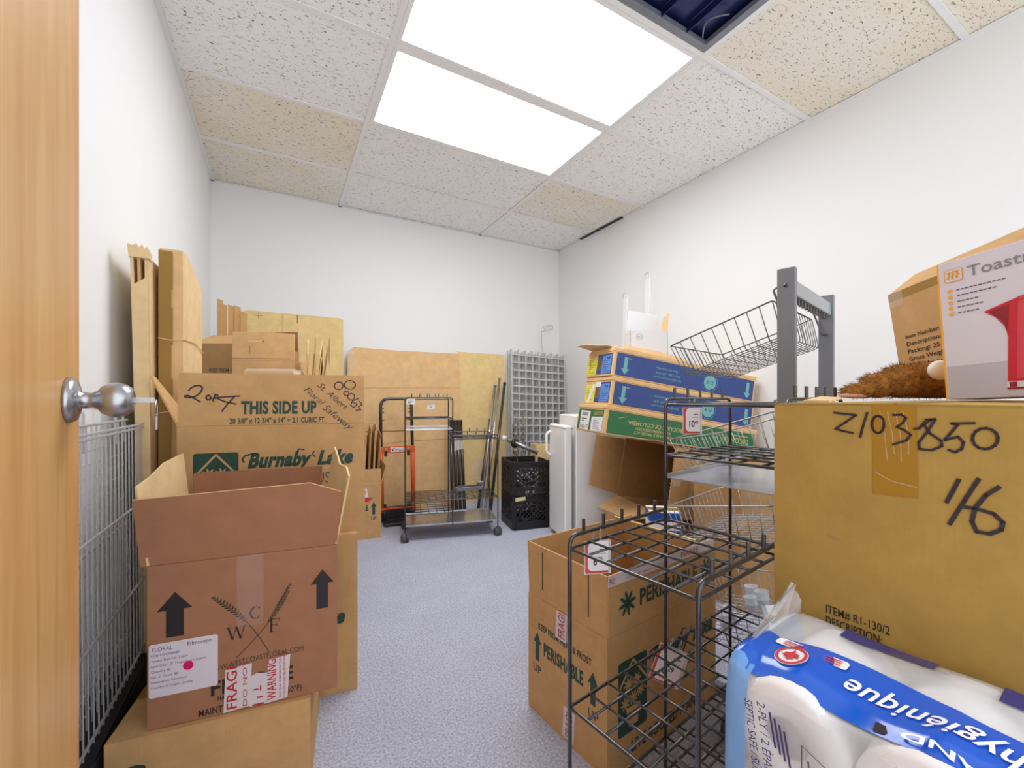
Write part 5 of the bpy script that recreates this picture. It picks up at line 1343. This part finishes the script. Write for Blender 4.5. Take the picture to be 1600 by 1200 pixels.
film_patch(.62, .70, -.11, -.02, 5, 10, .0016, 'printed_patch', FNAVY, pack); film_patch(.64, .70, .03, .12, 5, 10, .0016, 'printed_patch', FNAVY, pack)
# tied end with a pointed ear
mb = MB()
E0 = [film_pt(t_ / 16, .18) for t_ in range(17)]
tip = Vector((.03, .20, .17)); ear = Vector((.086, .185, .272))
vs = [tuple(v) for v in E0] + [tuple(v * .45 + (tip) * .55 + Vector((0, .004, 0))) for v in E0] + [tuple(tip)]
fs = [(i_, i_ + 1, 18 + i_, 17 + i_) for i_ in range(16)] + [(17 + i_, 18 + i_, 34) for i_ in range(16)]
mb.add(vs, fs).build('film_end', film('film_end_blue', (.16, .42, .92, 1), .30, .08), pack, True)
mb = MB(); A0 = [film_pt(t_, .176) for t_ in (.30, .38, .46, .54, .62, .70, .76)]
ring1 = [v * .5 + ear * .5 for v in A0]
vs = [tuple(v) for v in A0] + [tuple(v + Vector((0, .006 * (-1) ** i_, 0))) for i_, v in enumerate(ring1)] + [tuple(ear + Vector((.008 * math.cos(q), .006 * math.sin(q * 2), .006 * math.sin(q)))) for q in range(7)]
fs = [(r_ * 7 + i_, r_ * 7 + i_ + 1, (r_ + 1) * 7 + i_ + 1, (r_ + 1) * 7 + i_) for r_ in range(2) for i_ in range(6)]
mb.add(vs, fs).build('film_ear', FILM, pack, True)
# lettering printed on the blue band (reads from the other side)
def on_film(geo, u_to_y, v_to_t, off, name, m, parent):
    me = bpy.data.meshes.new(name)
    me.from_pydata([tuple(film_pt(v_to_t(v), u_to_y(u), off)) for u, v in geo[0]], [], geo[1]); me.update()
    return link(name, me, m, parent)
WPRINT = mat('film_white', rgb(238, 240, 246), .3)
vt = lambda v: .515 - v * 2.6       # v metres above the band's upper edge, upside down towards the camera
on_film(g_text('papier hygi\u00e9nique', 0, .016, .020, .21, .012, .3), lambda u: -.132 + u, vt, .003, 'lettering', WPRINT, band)
on_film(g_text('Doux et absorbant', 0, .004, .008, .12), lambda u: -.165 + u, vt, .003, 'lettering', WPRINT, band)
on_film(g_rect(0, 0, .15, .018), lambda u: -.105 + u, lambda v: .385 - v * 2.2, .0024, 'brand_bar', mat('film_black', rgb(44, 36, 40), .3), band)
on_film(g_text('KIRKLAND', .01, .003, .012, .12, .02), lambda u: -.105 + u, lambda v: .385 - v * 2.2, .004, 'lettering', WPRINT, band)
cyl = lambda u: .132 + u
vv = lambda v: .445 - v * 2.6
on_film(g_circle(0, 0, .0165, 28), cyl, vv, .003, 'seal_print', WPRINT, band)
on_film(g_ring(0, 0, .0125, .0155, 28), cyl, vv, .0036, 'seal_print', mat('seal_red', rgb(206, 44, 52), .35), band)
leaf = [(0, .010), (.002, .006), (.005, .007), (.004, .003), (.009, .003), (.007, -.001), (.008, -.003), (.002, -.004), (.0008, -.009), (-.0008, -.009), (-.002, -.004), (-.008, -.003), (-.007, -.001), (-.009, .003), (-.004, .003), (-.005, .007), (-.002, .006)]
on_film(g_poly(leaf), cyl, vv, .0036, 'seal_print', MATS['seal_red'], band)
on_film(g_rrect(0, 0, .075, .014, .004), lambda u: .085 + u, lambda v: .515 - v * 2.2, .003, 'claim_print', WPRINT, band)
on_film(merge(*[g_rect(.006, .003 + .004 * k, .066, .0045 + .004 * k) for k in range(3)]), lambda u: .085 + u, lambda v: .515 - v * 2.2, .0036, 'claim_print', MATS['seal_red'], band)
# print on the roll ends of the front film
fl = ((-.1035, .176, 0), (0, -1, 0), (0, 0, 1))
PUR = mat('purple_ink', rgb(66, 58, 116), .5)
decal(pack, 'lettering', PUR, fl, pieces(g_text('2-PLY / 2 \u00c9PAISSEURS', .032, .205, .009, .11, .0, 0, -83), g_text('SEPTIC SAFE / S\u00dbR POUR', .018, .200, .009, .11, .0, 0, -83)), .003)
decal(pack, 'fine_print', PUR, fl, merge(*[g_stroke([(.046 + .005 * k, .200 - .004 * k), (.052 + .005 * k, .165 - .004 * k)], .0022) for k in range(4)]), .003)
decal(pack, 'panel_print', GREYINK, fl, merge(g_stroke([(.078, .185), (.128, .165), (.128, .125), (.078, .140), (.078, .185)], .001), *[g_stroke([(.084 + .007 * k, .172 - .003 * k), (.086 + .007 * k, .148 - .003 * k)], .0018) for k in range(5)]), .003)

# scrap of paper on the carpet by the back plant box
tag(MB().prism([(0, 0), (.03, .004), (.028, .012), (.002, .010)], (.615, 2.90, .0012), (1, 0, 0), (0, 1, 0), .001).build('paper_scrap', WHITE), 'tiny white paper scrap on the carpet beside the back plant box', 'paper')
